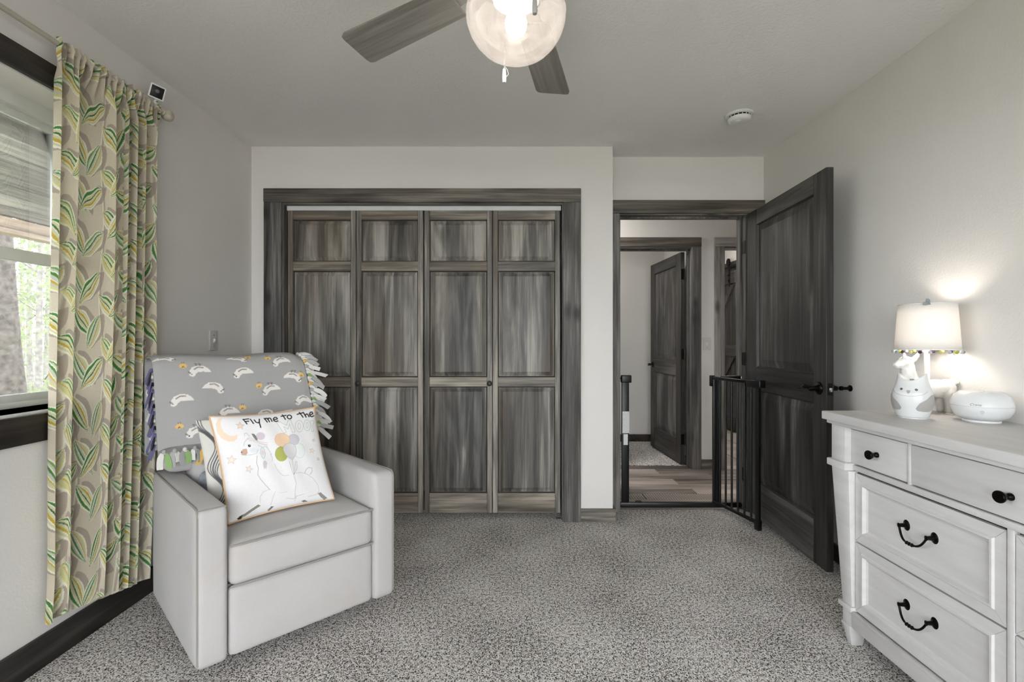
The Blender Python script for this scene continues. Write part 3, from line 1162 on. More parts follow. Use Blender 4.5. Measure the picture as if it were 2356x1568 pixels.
def leaf(can, bx, by, ang_, L, W, style, shadow=True):
    ca, sa = math.cos(ang_), math.sin(ang_)
    idx = can._sub(bx - L * 1.15, bx + L * 1.15, by - L * 1.15, by + L * 1.15)
    if len(idx) == 0:
        return

    def st(dx, dy):
        x, y = can.u[idx] - bx - dx, can.v[idx] - by - dy
        s = (x * ca + y * sa) / L
        t = (-x * sa + y * ca)
        w = W * np.power(np.clip(np.sin(PI * np.clip(s, 0, 1) ** 0.85), 1e-4, 1), 0.9)
        return s, np.where((s > 0) & (s < 1), t / w, 9.0)
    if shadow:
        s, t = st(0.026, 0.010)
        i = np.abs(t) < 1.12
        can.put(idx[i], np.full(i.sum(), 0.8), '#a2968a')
    s, t = st(0, 0)
    sg = 1 if style % 2 else -1
    t = t * sg
    i = np.abs(t) < 1.14
    can.put(idx[i], np.full(i.sum(), 1.0), '#eae7d4')
    i = np.abs(t) < 0.93
    can.put(idx[i], np.full(i.sum(), 1.0), '#cfcfa8' if style < 3 else '#c3c6b4')
    bands = [(-0.93, -0.55, '#2f7a33'), (-0.55, -0.42, '#e9e7d2'), (-0.14, 0.04, '#2d5f24'), (0.04, 0.12, '#e9e7d2'), (0.36, 0.62, '#c3a22d'), (0.62, 0.72, '#efeedd')]
    if style >= 2:
        bands = [(-0.93, -0.70, '#6a9a4a'), (-0.48, -0.36, '#f0eedc'), (-0.36, -0.12, '#3b7d31'), (0.18, 0.26, '#f0eedc'), (0.26, 0.44, '#c9a835'), (0.70, 0.93, '#d8cf8a')]
    for a, b, c in bands:
        i = (t > a) & (t < b) & (s > 0.02) & (s < 0.98)
        can.put(idx[i], np.full(i.sum(), 0.92), c)


NST = 6
for kst in range(NST):
    sx = 0.05 + kst * 0.155
    y = 0.02 + 0.11 * (kst % 2)
    pts = [(sx + 0.012 * math.sin(yy_ * 11 + kst * 2), yy_) for yy_ in np.linspace(-0.05, CLH + 0.05, 70)]
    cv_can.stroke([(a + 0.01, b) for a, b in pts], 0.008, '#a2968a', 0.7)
    cv_can.stroke(pts, 0.0045, '#eae7d4', 1.0)
    n = 0
    while y < CLH + 0.1:
        x = sx + 0.012 * math.sin(y * 11 + kst * 2)
        right = n % 2 == 0
        a = math.radians(random.uniform(-66, -40))
        aa = a if right else PI - a
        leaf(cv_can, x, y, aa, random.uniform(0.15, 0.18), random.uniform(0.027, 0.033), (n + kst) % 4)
        y += 0.085
        n += 1
P = np.stack([Xs.ravel(), Ys.ravel(), Zs.ravel()], -1)
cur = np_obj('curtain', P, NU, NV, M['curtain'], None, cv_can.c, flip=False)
tag(cur, 'beige linen curtain printed with green and yellow striped leaves', 'curtain')

# security camera clipped to the end of the rod
sc_ = empty('security_camera', (-1.635, 2.155, 2.28), 0, 'small white cube camera with black face on the curtain rod end', 'camera')
Cc = Vector((-1.622, 2.165, 2.308))
Rc = Matrix.Translation(Cc) @ Matrix.Rotation(math.radians(38), 4, 'Z') @ Matrix.Rotation(math.radians(20), 4, 'X') @ Matrix.Rotation(math.radians(12), 4, 'Y')


def rb(x0, x1, y0, y1, z0, z1, Mx):
    b = MB().box(x0, x1, y0, y1, z0, z1)
    b.v = [tuple(Mx @ Vector(p)) for p in b.v]
    return b


build(rb(-0.030, 0.030, -0.030, 0.032, -0.031, 0.031, Rc), 'body', M['whiteplastic'], sc_, bevel=0.006, seg=4)
build(rb(-0.0235, 0.0235, -0.0318, -0.0285, -0.0245, 0.0245, Rc), 'face', M['black'], sc_, bevel=0.0014)
b = MB().lathe([(0.008, 0), (0.008, 0.002), (0.005, 0.003), (0, 0.0032)], 20, Rc @ Matrix.Translation((0, -0.0318, 0.004)) @ Matrix.Rotation(PI / 2, 4, 'X'))
build(b, 'lens', M['darkgrey'], sc_, smooth=True)
build(MB().tube([Cc + Vector((0, 0, -0.03)), (-1.635, 2.165, 2.268), (-1.635, 2.170, 2.258)], 0.004).ell((-1.635, 2.17, 2.262), (0.013, 0.013, 0.006)), 'stand', M['whiteplastic'], sc_, smooth=True)


# ------------------------------------------------------------------ light switches
def switch(name, label, loc, rz):
    t = empty(name, loc, rz, label, 'light switch')
    build(MB().box(-0.036, 0.036, -0.006, 0, -0.057, 0.057), 'plate', M['plate'], t, local=True, bevel=0.0025, seg=3)
    build(MB().hexa([(-0.005, -0.006, -0.012), (0.005, -0.006, -0.012), (0.005, -0.004, 0.012), (-0.005, -0.004, 0.012)],
                    [(-0.004, -0.016, 0.002), (0.004, -0.016, 0.002), (0.004, -0.013, 0.011), (-0.004, -0.013, 0.011)]), 'toggle', M['whiteplastic'], t, local=True)
    for z in (-0.03, 0.03):
        build(MB().lathe([(0.0035, 0), (0.003, 0.001), (0, 0.0012)], 12, Matrix.Translation((0, -0.006, z)) @ Matrix.Rotation(PI / 2, 4, 'X')), 'screw', M['chrome'], t, local=True)
    return t


switch('light_switch', 'white toggle switch on the wall above the armchair', (WL, 2.69, 1.175), PI / 2)
switch('light_switch', 'white toggle switch on the hallway wall between two doorways', (1.789, YH, 1.145), 0)

# ------------------------------------------------------------------ armchair
CA = Vector((-1.06, 1.587))
Uv = Vector((0.728, 0.686))
Bv = Vector((-0.725, 0.688))


def cl(a, b, z):
    p = CA + Uv * a + Bv * b
    return (p.x, p.y, z)


CH0 = cl(0.37, 0.36, 0)
chair = empty('armchair', CH0, 0, 'pale grey upholstered glider armchair with square track arms', 'armchair')


def cbox(a0, a1, b0, b1, z0, z1):
    return MB().hexa([cl(a0, b0, z0), cl(a1, b0, z0), cl(a1, b1, z0), cl(a0, b1, z0)],
                     [cl(a0, b0, z1), cl(a1, b0, z1), cl(a1, b1, z1), cl(a0, b1, z1)])


def soft_box(a0, a1, b0, b1, z0, z1, r, bulge=(0, 0, 0), n=26, tilt=None, pw=6.0):
    """rounded cushion: superellipsoid-like box with crowned faces"""
    mb = MB()
    ca, cb, cz = (a0 + a1) / 2, (b0 + b1) / 2, (z0 + z1) / 2
    ha, hb, hz2 = (a1 - a0) / 2, (b1 - b0) / 2, (z1 - z0) / 2
    bm = bmesh.new()
    bmesh.ops.create_cube(bm, size=2)
    bmesh.ops.subdivide_edges(bm, edges=bm.edges, cuts=n, use_grid_fill=True)
    vs = []
    for v in bm.verts:
        x, y, z = v.co
        # rounding: pull the box in by r then push out along the corner direction
        q = Vector((x * ha, y * hb, z * hz2))
        c = Vector((max(-ha + r, min(ha - r, q.x)), max(-hb + r, min(hb - r, q.y)), max(-hz2 + r, min(hz2 - r, q.z))))
        d = q - c
        if d.length > 1e-9:
            q = c + d.normalized() * r
        cx = (1 - x * x)
        cy = (1 - y * y)
        czz = (1 - z * z)
        q.z += math.copysign(bulge[2] * cx * cy, z) if abs(z) > 0.5 else 0
        q.y += math.copysign(bulge[1] * cx * czz, y) if abs(y) > 0.5 else 0
        q.x += math.copysign(bulge[0] * cy * czz, x) if abs(x) > 0.5 else 0
        a, b_, zz = ca + q.x, cb + q.y, cz + q.z
        if tilt:
            b_ += tilt * (zz - z0)
        vs.append(cl(a, b_, zz))
    bm.verts.index_update()
    fs = [tuple(v.index for v in f.verts) for f in bm.faces]
    bm.free()
    mb.add(vs, fs)
    return mb


AH = 0.602
build(soft_box(0.0, 0.100, 0.0, 0.72, 0.055, AH, 0.022, (0.006, 0.004, 0.006)), 'arm', M['chair'], chair, smooth=True, angle=180)
build(soft_box(0.645, 0.745, 0.0, 0.72, 0.055, AH, 0.022, (0.006, 0.004, 0.006)), 'arm', M['chair'], chair, smooth=True, angle=180)
build(soft_box(0.102, 0.643, -0.004, 0.50, 0.305, 0.462, 0.030, (0.0, 0.016, 0.018)), 'seat_cushion', M['chair'], chair, smooth=True, angle=180)
build(soft_box(0.102, 0.643, 0.006, 0.05, 0.060, 0.302, 0.018, (0, 0.008, 0)), 'footrest_panel', M['chair'], chair, smooth=True, angle=180)
build(cbox(0.102, 0.643, 0.055, 0.66, 0.09, 0.30), 'seat_deck', M['chair'], chair)
build(soft_box(0.005, 0.66, 0.52, 0.66, 0.62, 1.075, 0.045, (0, 0.02, 0.01), tilt=0.17), 'backrest', M['chair'], chair, smooth=True, angle=180)
build(soft_box(0.102, 0.643, 0.49, 0.64, 0.30, 0.70, 0.03, (0, 0.01, 0)), 'backrest_lower', M['chair'], chair, smooth=True, angle=180)
mb = MB()
c = Vector(cl(0.37, 0.38, 0))
mb.lathe([(0.255, 0.0), (0.255, 0.022), (0.24, 0.028), (0.06, 0.03), (0.06, 0.10), (0, 0.10)], 40, Matrix.Translation(c))
build(mb, 'swivel_base', M['base'], chair, smooth=True, label='black round swivel base')


def pipe(pts, r=0.0035, name='piping', mat=None, par=chair):
    build(MB().tube(pts, r, 8), name, mat or M['piping'], par, smooth=True)


def rect_loop_front(a, ins):
    """welt running up the outer front edge of an arm, over the top and to the rear"""
    e = 0.006
    pts = [cl(a, ins, 0.075)]
    for z in np.linspace(0.10, AH - 0.03, 8):
        pts.append(cl(a, ins, z))
    pts += [cl(a, ins + 0.004, AH - 0.012), cl(a, 0.02, AH - 0.003), cl(a, 0.05, AH - 0.0015)]
    for b_ in np.linspace(0.1, 0.70, 6):
        pts.append(cl(a, b_, AH - 0.0015))
    return pts


pipe(rect_loop_front(0.006, 0.006))
pipe(rect_loop_front(0.739, 0.006))
pipe([cl(a, 0.006, AH - 0.004) for a in np.linspace(0.01, 0.092, 6)], 0.0025)
for zz, dz in ((0.452, 0.0), (0.313, 0.0)):
    pts = []
    for a in np.linspace(0.104, 0.641, 28):
        x = (a - 0.3725) / 0.27
        pts.append(cl(a, 0.002 - 0.006 * (1 - x * x), zz + (0.004 * (1 - x * x) if zz > 0.4 else -0.002)))
    pipe(pts, 0.0042)

# ---- printed pillow
Q_zoom = [(236, 186), (1446, 84), (1655, 1160), (425, 1462)]      # TL TR BR BL of the print layout
corners = {'TL': Vector(cl(0.118, 0.318, 0.872)), 'TR': Vector(cl(0.510, 0.275, 0.874)), 'BR': Vector(cl(0.548, 0.165, 0.482)), 'BL': Vector(cl(0.142, 0.170, 0.478))}


def pillow_pts(c, n, thick, pinch=0.055, front=True, puff=0.42):
    s = np.linspace(0, 1, n)
    S, Tt = np.meshgrid(s, s)                # S across, Tt up
    X, Y = 2 * S - 1, 2 * Tt - 1
    # edges bow inwards, corners stay
    Sx = 0.5 + 0.5 * X * (1 - pinch * (1 - Y * Y))
    Ty = 0.5 + 0.5 * Y * (1 - pinch * (1 - X * X))
    BL, BR_, TL, TR = c['BL'], c['BR'], c['TL'], c['TR']
    P_ = (np.outer(((1 - Sx) * (1 - Ty)).ravel(), BL) + np.outer((Sx * (1 - Ty)).ravel(), BR_)
          + np.outer(((1 - Sx) * Ty).ravel(), TL) + np.outer((Sx * Ty).ravel(), TR))
    nrm = (BR_ - BL).cross(TL - BL).normalized()          # towards the viewer side
    h = thick * np.power(np.clip((1 - X ** 2) * (1 - Y ** 2), 0, 1), puff)
    wr = 0.0022 * np.sin(14 * X + 5 * Y) * (1 - X ** 2) * (1 - Y ** 2)
    hh = (h + wr).ravel()
    if not front:
        hh = -h.ravel()
    return P_ + np.outer(hh, np.array(nrm)), S.ravel(), Tt.ravel()


def edge_loop(c, n=40, pinch=0.055):
    out = []
    for side in range(4):
        for i in range(n):
            t = i / n
            x, y = [(2 * t - 1, -1), (1, 2 * t - 1), (1 - 2 * t, 1), (-1, 1 - 2 * t)][side]
            sx = 0.5 + 0.5 * x * (1 - pinch * (1 - y * y))
            ty = 0.5 + 0.5 * y * (1 - pinch * (1 - x * x))
            out.append(c['BL'] * (1 - sx) * (1 - ty) + c['BR'] * sx * (1 - ty) + c['TL'] * (1 - sx) * ty + c['TR'] * sx * ty)
    out.append(out[0])
    return out


NP = 300
P, S, Tt = pillow_pts(corners, NP, 0.060)
Hm = homography([(0, 1), (1, 1), (1, 0), (0, 0)], Q_zoom)
zx, zy = apply_h(Hm, S, Tt)
can = Canvas(zx, zy, '#f1eff0')
G = '#bdbbbc'
can.poly([(325, 212), (285, 290), (290, 380), (330, 460), (400, 500), (470, 500), (510, 460), (518, 410), (480, 432), (420, 425), (365, 380), (342, 310), (345, 250), (370, 205)], '#f3dcc6')


def star(c, R, rot=0.0, fill='#f0e4d6', line='#c9bfb6'):
    p = []
    for i in range(10):
        r = R if i % 2 == 0 else R * 0.45
        a = rot - PI / 2 + i * PI / 5
        p.append((c[0] + r * math.cos(a), c[1] + r * math.sin(a)))
    can.poly(p, fill)
    can.stroke(p + [p[0]], 5, line, 0.9)


star((560, 302), 50, 0.1, '#f4dccb')
star((428, 722), 58, 0.15)
star((632, 838), 46, 0.3)
star((1400, 605), 34, 0.2, '#f3e3dc')
star((1424, 478), 20, 0.4, '#f0d6cc')
star((1476, 700), 20, 0.1, '#f2ddd5')
# llama outline
for pts, w, c in [
    ([(578, 556), (590, 512), (625, 468), (660, 452)], 6, G), ([(596, 430), (600, 402), (620, 395), (655, 436)], 6, G),
    ([(545, 662), (600, 670), (680, 662), (725, 648), (745, 600)], 5, G),
    ([(730, 680), (721, 760), (742, 830), (736, 905), (772, 965), (830, 1032), (885, 1090)], 8, '#aeb0b2'),
    ([(850, 560), (868, 600), (905, 660), (890, 655), (912, 700), (910, 742)], 6, G),
    ([(935, 775), (945, 798), (955, 825), (985, 870), (1015, 905), (1060, 922), (1110, 910)], 5, G),
    ([(1190, 890), (1250, 876), (1320, 890), (1400, 940), (1458, 1020), (1470, 1090), (1440, 1132), (1340, 1165)], 5, G),
    ([(1300, 882), (1318, 835), (1350, 810), (1388, 818), (1388, 860), (1362, 895)], 8, G),
    ([(880, 1085), (805, 1118), (770, 1180), (780, 1242)], 5, G), ([(950, 1112), (925, 1190), (910, 1275)], 5, G),
    ([(1088, 1192), (1180, 1196), (1205, 1165), (1300, 1135)], 5, G), ([(1192, 1225), (1205, 1165)], 5, G),
    ([(1000, 1130), (1090, 1115)], 4, '#d2d0d0'),
]:
    can.stroke(pts, w, c, 0.9)
can.poly([(545, 620), (570, 595), (612, 590), (622, 640), (600, 668), (560, 668), (543, 650)], '#cfae9a')
can.ell((690, 612), 45, 32, '#e3e6e9', 0.8)
can.ell((552, 633), 9, 7, '#4a4140')
can.ell((645, 554), 18, 17, '#34383a')
can.ell((650, 548), 5, 5, '#e8e8e8')
can.poly([(680, 400), (712, 405), (745, 445), (748, 495), (722, 480), (700, 445)], '#868680')
can.ell((785, 432), 52, 48, '#d5cfd8')
can.ell((785, 430), 26, 22, '#e2c9cf')
can.stroke([(615, 478), (690, 468), (760, 500), (860, 520)], 7, '#e9d0c8')
can.stroke([(650, 490), (720, 490), (780, 522), (860, 545)], 7, '#ccd3da')
can.stroke([(700, 500), (760, 525), (855, 552)], 6, '#e9cfc5')
can.stroke([(745, 545), (775, 560), (800, 575), (830, 560), (850, 575)], 7, '#c3cfd8')
can.poly([(775, 600), (795, 570), (820, 600), (828, 660), (812, 715), (788, 700), (770, 640)], '#e6ebef')
can.stroke([(775, 600), (795, 570), (820, 600), (828, 660), (812, 715), (788, 700), (770, 640), (775, 600)], 6, '#bdc9d2')
can.ell((797, 640), 13, 30, '#eed7d2')
can.poly([(803, 740), (825, 735), (846, 765), (835, 845), (822, 825), (805, 848), (796, 780)], '#cfc6c8')
can.poly([(758, 1262), (790, 1278), (700, 1335), (620, 1390), (530, 1418), (545, 1388), (605, 1362), (690, 1305)], '#928b7e')
can.poly([(523, 1412), (582, 1372), (580, 1418), (545, 1425)], '#3b3735')
can.poly([(880, 1335), (918, 1286), (952, 1290), (905, 1338)], '#7e7c76')
can.poly([(1455, 1118), (1490, 1102), (1572, 1162), (1540, 1188), (1495, 1160)], '#94928b')
can.poly([(1265, 1220), (1310, 1206), (1350, 1220), (1300, 1234)], '#77756f')
# balloons
for c, rx, ry, f, l in [((1172, 476), 68, 66, '#cfccd2', '#b5b2ba'), ((1036, 482), 90, 86, '#f5d4b4', '#d9c0a8'), ((1240, 612), 64, 90, '#e9edeb', '#c8ccca'),
                        ((1020, 655), 74, 90, '#b4b765', '#a3a65a')]:
    can.ell(c, rx, ry, f)
    can.stroke(ring(c, rx, ry), 4, l)
can.poly([(1042, 600), (1050, 560), (1080, 530), (1120, 520), (1165, 530), (1198, 565), (1205, 620), (1190, 670), (1150, 728), (1105, 700), (1060, 655)], '#dddadb')
can.stroke([(1042, 600), (1050, 560), (1080, 530), (1120, 520), (1165, 530), (1198, 565), (1205, 620), (1190, 670), (1150, 728), (1105, 700), (1060, 655), (1042, 600)], 4, '#b3b0b3')
for pts in ([(1112, 748), (1140, 850), (1162, 905)], [(1150, 730), (1160, 820), (1166, 905)], [(1190, 742), (1178, 830), (1168, 905)], [(1205, 735), (1208, 820), (1180, 880), (1166, 915)]):
    can.stroke(pts, 4, '#a9a7a9')
can.stroke([(1166, 910), (1180, 960), (1195, 1010), (1186, 1100), (1192, 1190)], 9, '#d0cfd1')
# lettering
K = '#2b2828'
for pts in ([(606, 217), (672, 207)], [(610, 215), (642, 276)], [(624, 246), (668, 238)], [(690, 212), (718, 270)],
            [(733, 222), (748, 252), (772, 262), (788, 250)], [(792, 212), (785, 255), (795, 322)],
            [(850, 200), (878, 252)], [(856, 214), (870, 199), (887, 200), (904, 248)], [(886, 214), (905, 197), (921, 200), (935, 242)],
            [(956, 224), (998, 212), (992, 192), (972, 190), (954, 208), (958, 236), (980, 247), (1002, 238)],
            [(1064, 158), (1090, 220)], [(1046, 178), (1104, 166)], ring((1141, 190), 25, 25, 18),
            [(1262, 136), (1300, 200)], [(1234, 160), (1304, 142)], [(1308, 138), (1338, 200)], [(1326, 178), (1346, 160), (1360, 166), (1374, 196)],
            [(1384, 176), (1424, 160), (1416, 140), (1396, 140), (1382, 160), (1390, 188), (1412, 196), (1436, 184)]):
    can.stroke(pts, 15, K, 1.0, 5)
SG = '#c6d0c6'
for pts in ([(985, 265), (1058, 396), (1092, 386), (1062, 312), (1112, 346), (1134, 280), (1162, 390), (1196, 380), (1150, 226), (1118, 240), (1098, 300), (1018, 248), (985, 265)],
            ring((1250, 310), 48, 72), ring((1250, 310), 17, 40), ring((1346, 300), 40, 66), ring((1346, 300), 13, 36),
            [(1392, 250), (1404, 376), (1428, 370), (1420, 292), (1438, 262), (1420, 240), (1392, 250)]):
    can.stroke(pts, 7, SG, 1.0)
pil = np_obj('llama_pillow', P, NP, NP, M['pillow'], None, can.c)
tag(pil, 'white square pillow with a llama, balloons and moon lettering', 'pillow')
Pb, _, _ = pillow_pts(corners, 60, 0.055, front=False)
bk = np_obj('pillow_back', Pb, 60, 60, plain('white_cotton', '#eceaea', 0.95), None, None, flip=True)
bk.parent = pil
M['peach'] = fabric('peach_piping', '#d9b48c')
build(MB().tube(edge_loop(corners), 0.0048, 8), 'piping', M['peach'], None, smooth=True).parent = pil

# ---- pillow with wavy charcoal stripes behind it
c2_ = {'TL': Vector(cl(0.088, 0.392, 0.852)), 'TR': Vector(cl(0.46, 0.385, 0.862)), 'BR': Vector(cl(0.47, 0.31, 0.492)), 'BL': Vector(cl(0.112, 0.305, 0.486))}
NQ = 190
P, S, Tt = pillow_pts(c2_, NQ, 0.040, 0.05)
can2 = Canvas(S, Tt, '#dedbd4')
wave_x = lambda t: 0.085 + 0.05 * math.sin(t * 13 - 1.0) + 0.05 * (1 - t)
for k in range(5):
    pts = []
    for t in np.linspace(-0.02, 1.02, 80):
        w_ = 0.019 * (1 + 0.5 * math.sin(t * 13 + 0.6))
        pts.append((wave_x(t) + (k - 2) * w_ - (0.12 * max(0, t - 0.85) * 4), t))
    can2.stroke(pts, 0.010 if k != 2 else 0.014, '#55555a', 0.95)
p2 = np_obj('striped_pillow', P, NQ, NQ, M['pillow'], None, can2.c)
tag(p2, 'off white pillow with wavy charcoal stripes tucked behind llama pillow', 'pillow')
Pb, _, _ = pillow_pts(c2_, 60, 0.035, 0.05, front=False)
bk = np_obj('pillow_back', Pb, 60, 60, plain('cream_cotton', '#dedbd4', 0.95), None, None, flip=True)
bk.parent = p2

# ---- folded grey blue plush on the seat
pl = build(soft_box(0.125, 0.60, 0.405, 0.478, 0.488, 0.640, 0.035, (0.02, 0.015, 0.02), 22), 'plush_throw', fabric('blue_grey_plush', '#9c9fa8', 1.0, 0.2, 60, 0.8), None, smooth=True, angle=180)
tag(pl, 'folded blue grey plush throw behind the pillows', 'throw')

# ---- fleece blanket over the chair back
prof = [(0.470, 0.735), (0.488, 0.80), (0.506, 0.87), (0.524, 0.94), (0.540, 1.00), (0.556, 1.05), (0.575, 1.083), (0.600, 1.103), (0.640, 1.112), (0.690, 1.112), (0.730, 1.105), (0.750, 1.085), (0.757, 1.04), (0.757, 0.95), (0.755, 0.80), (0.752, 0.68)]
pr = np.array(prof)
dl = np.concatenate([[0], np.cumsum(np.hypot(*np.diff(pr, axis=0).T))])
NBU, NBV = 250, 330
sv = np.linspace(0, dl[-1], NBV)
pb, pz = np.interp(sv, dl, pr[:, 0]), np.interp(sv, dl, pr[:, 1])
kz = np.ones(9) / 9
pb = np.convolve(np.pad(pb, 4, 'edge'), kz, 'valid')
pz = np.convolve(np.pad(pz, 4, 'edge'), kz, 'valid')
ua = np.linspace(0, 1, NBU)
UU, SV = np.meshgrid(ua, sv)
A_ = -0.022 + UU * (0.580 + 0.022) + 0.03 * UU * np.clip((0.40 - SV) / 0.4, 0, 1)
Bb = np.repeat(pb[:, None], NBU, 1)
Zz = np.repeat(pz[:, None], NBU, 1)
rip = 0.0055 * np.sin(UU * 17 + 1.2 * np.sin(SV * 6)) * np.clip(1 - SV / 0.45, 0, 1)
Bb = Bb + rip
Zz = Zz + 0.004 * np.sin(UU * 9) - 0.008 * np.exp(-(UU / 0.03) ** 2) - 0.012 * np.exp(-((1 - UU) / 0.04) ** 2)
PX = CA.x + Uv.x * A_ + Bv.x * Bb
PY = CA.y + Uv.y * A_ + Bv.y * Bb
P = np.stack([PX.ravel(), PY.ravel(), Zz.ravel()], -1)
# print laid out in the frame of the close-up, front panel between s=0 and the fold
s_top = 0.40
Hb = homography([(0, s_top), (1, s_top), (1, 0), (0, 0)], [(138, 128), (1185, 104), (1262, 792), (162, 808)])
bx, by = apply_h(Hb, UU.ravel(), np.minimum(SV.ravel(), 0.62))
cb = Canvas(bx, by, '#aeadac')
duck = [(-58, 38), (-56, 6), (-38, -24), (-2, -38), (40, -36), (68, -16), (86, 10), (60, 9), (30, 9), (2, 12), (-14, 24), (-22, 42), (-40, 48)]
wing = [(-24, -8), (0, -25), (32, -22)]


def put_duck(x, y, mir=1, legs=True, sy=1.0):
    f = lambda p: (x + mir * p[0], y + sy * p[1])
    cb.poly([f(p) for p in duck], '#efece6')
    cb.ell(f((-40, 28)), 15, 15 * sy, '#efece6')
    cb.stroke([f(p) for p in wing], 9, '#8b8380', 0.9)
    cb.stroke([f((-60, 14)), f((-50, 22))], 10, '#77716f', 0.9)
    cb.ell(f((-42, 30)), 4.5, 4.5, '#3c3838')
    if legs:
        for lx in (-14, 10):
            cb.stroke([f((lx, -52)), f((lx + 4, -38))], 9, '#877c78', 0.9)
            cb.stroke([f((lx - 8, -52)), f((lx + 10, -50))], 6, '#877c78', 0.8)


for a in ((410, 255), (1000, 188), (905, 415), (595, 570), (385, 705), (700, 760), (1010, 720)):
    put_duck(*a)
put_duck(1095, 325, -1)
for a, mir, sy in (((705, 265), 1, 1), ((515, 380), -1, 1), ((295, 465), 1, 1), ((690, 148), -1, 0.6), ((215, 155), -1, 0.5), ((1155, 520), 1, 1), ((870, 610), -1, 1)):
    put_duck(*a, mir=mir, legs=False, sy=sy)
for x, y in ((318, 220), (765, 128), (910, 153), (1160, 300), (822, 378), (695, 540), (288, 658), (1100, 640), (830, 720)):
    cb.ell((x, y), 25, 19, '#ecc77f')
    for dx in (-6, 6):
        cb.stroke([(x + dx, y - 30), (x + dx, y - 20)], 5, '#7d746c')
    cb.stroke([(x - 6, y + 12), (x, y + 4), (x + 6, y + 12)], 5, '#5c5148')
blanket = np_obj('fleece_blanket', P, NBU, NBV, M['fleece'], None, cb.c, flip=False, thick=0.006)
tag(blanket, 'grey fleece blanket with geese and chicks over the armchair back', 'blanket')

M['fr_grey'] = fabric('fringe_grey', '#aeadac', 1.0)
M['fr_white'] = fabric('fringe_white', '#dedcd8', 1.0)
M['fr_green'] = fabric('fringe_green', '#8faf72', 1.0)
M['fr_yellow'] = fabric('fringe_yellow', '#dcb668', 1.0)
M['fr_purple'] = fabric('fringe_purple', '#6a6790', 1.0)
M['fr_black'] = fabric('fringe_black', '#2b2a30', 1.0)


def ribbon(mb, p0, d0, d1, L, w, wdir, th=0.0035, n=7):
    """soft strip from p0 that starts along d0 and bends into d1"""
    p = Vector(p0)
    pts = [p.copy()]
    for i in range(n):
        t = (i + 0.5) / n
        d = (Vector(d0) * (1 - t) + Vector(d1) * t).normalized()
        p = p + d * (L / n)
        pts.append(p.copy())
    wd = Vector(wdir).normalized()
    vs, fs = [], []
    for i, q in enumerate(pts):
        d = (pts[min(i + 1, n)] - pts[max(i - 1, 0)]).normalized()
        nn = d.cross(wd).normalized() * th / 2
        ww = wd * (w / 2) * (0.55 + 0.45 * min(1, i / 2))
        vs += [q - ww - nn, q + ww - nn, q + ww + nn, q - ww + nn]
    for i in range(n):
        for k in range(4):
            k2 = (k + 1) % 4
            fs.append((i * 4 + k, i * 4 + k2, i * 4 + 4 + k2, i * 4 + 4 + k))
    fs += [(3, 2, 1, 0), tuple(n * 4 + k for k in range(4))]
    mb.add(vs, fs)


UD = Vector((Uv.x, Uv.y, 0)).normalized()
BD = Vector((Bv.x, Bv.y, 0)).normalized()
ZD = Vector((0, 0, 1))


def fringe(parent, p, down, side, L, mats, seed, mess=1.0):
    rr = random.Random(seed)
    mb = MB()
    p = Vector(p)
    mb.ell(p, (0.0085, 0.0085, 0.0095), 10, 7)
    mb.ell(p + side * 0.004 + down * 0.006, (0.007, 0.008, 0.006), 10, 6)
    k = build(mb, 'fringe_knot', mats[0], parent, smooth=True, angle=180)
    for j in range(2):
        mb = MB()
        sp = side * (0.006 if j else -0.006)
        d0 = (down + side * (0.55 if j else -0.45) * rr.uniform(0.4, 1.0) - BD * 0.35).normalized()
        d1 = (down + side * rr.uniform(-0.2, 0.25) + BD * rr.uniform(-0.1, 0.15)).normalized()
        d1 = (d1 - ZD * rr.uniform(0.0, 0.55) * mess + side * rr.uniform(-0.35, 0.35) * mess).normalized()
        wd = (side + BD * rr.uniform(-0.9, 0.9)).normalized()
        ribbon(mb, p + sp + down * 0.004, d0, d1, L * rr.uniform(0.7, 1.15), 0.021, wd)
        build(mb, 'fringe_tail', mats[1 + j], k, smooth=True, angle=60)


pal = [('fr_grey', 'fr_white', 'fr_green'), ('fr_grey', 'fr_grey', 'fr_white'), ('fr_white', 'fr_grey', 'fr_green'), ('fr_grey', 'fr_white', 'fr_grey'), ('fr_grey', 'fr_yellow', 'fr_grey')]
for i in range(17):
    t = (i + 0.4) / 17
    a = -0.018 + t * 0.60
    p = Vector(cl(a, 0.463, 0.727))
    fringe(blanket, p, -ZD, UD, 0.062, [M[x] for x in pal[i % 5]], i)
WLOC[blanket] = Vector((0, 0, 0))
pal2 = [('fr_white', 'fr_white', 'fr_grey'), ('fr_white', 'fr_green', 'fr_white'), ('fr_grey', 'fr_white', 'fr_white'), ('fr_yellow', 'fr_white', 'fr_grey')]
for i in range(15):
    s = 0.03 + i * 0.030
    b_ = float(np.interp(s, sv, pb))
    z_ = float(np.interp(s, sv, pz))
    a = 0.580 + 0.03 * max(0, (0.40 - s) / 0.4)
    p = Vector(cl(a + 0.006, b_ - 0.006, z_ - 0.006))
    dn = (UD * 1.0 - ZD * (0.75 if s < 0.36 else 0.35) - BD * 0.15).normalized()
    sd = (ZD * 0.75 + UD * 0.5 - BD * 0.3).normalized()
    fringe(blanket, p, dn, sd, 0.078, [M[x] for x in pal2[i % 4]], 100 + i, 1.8)

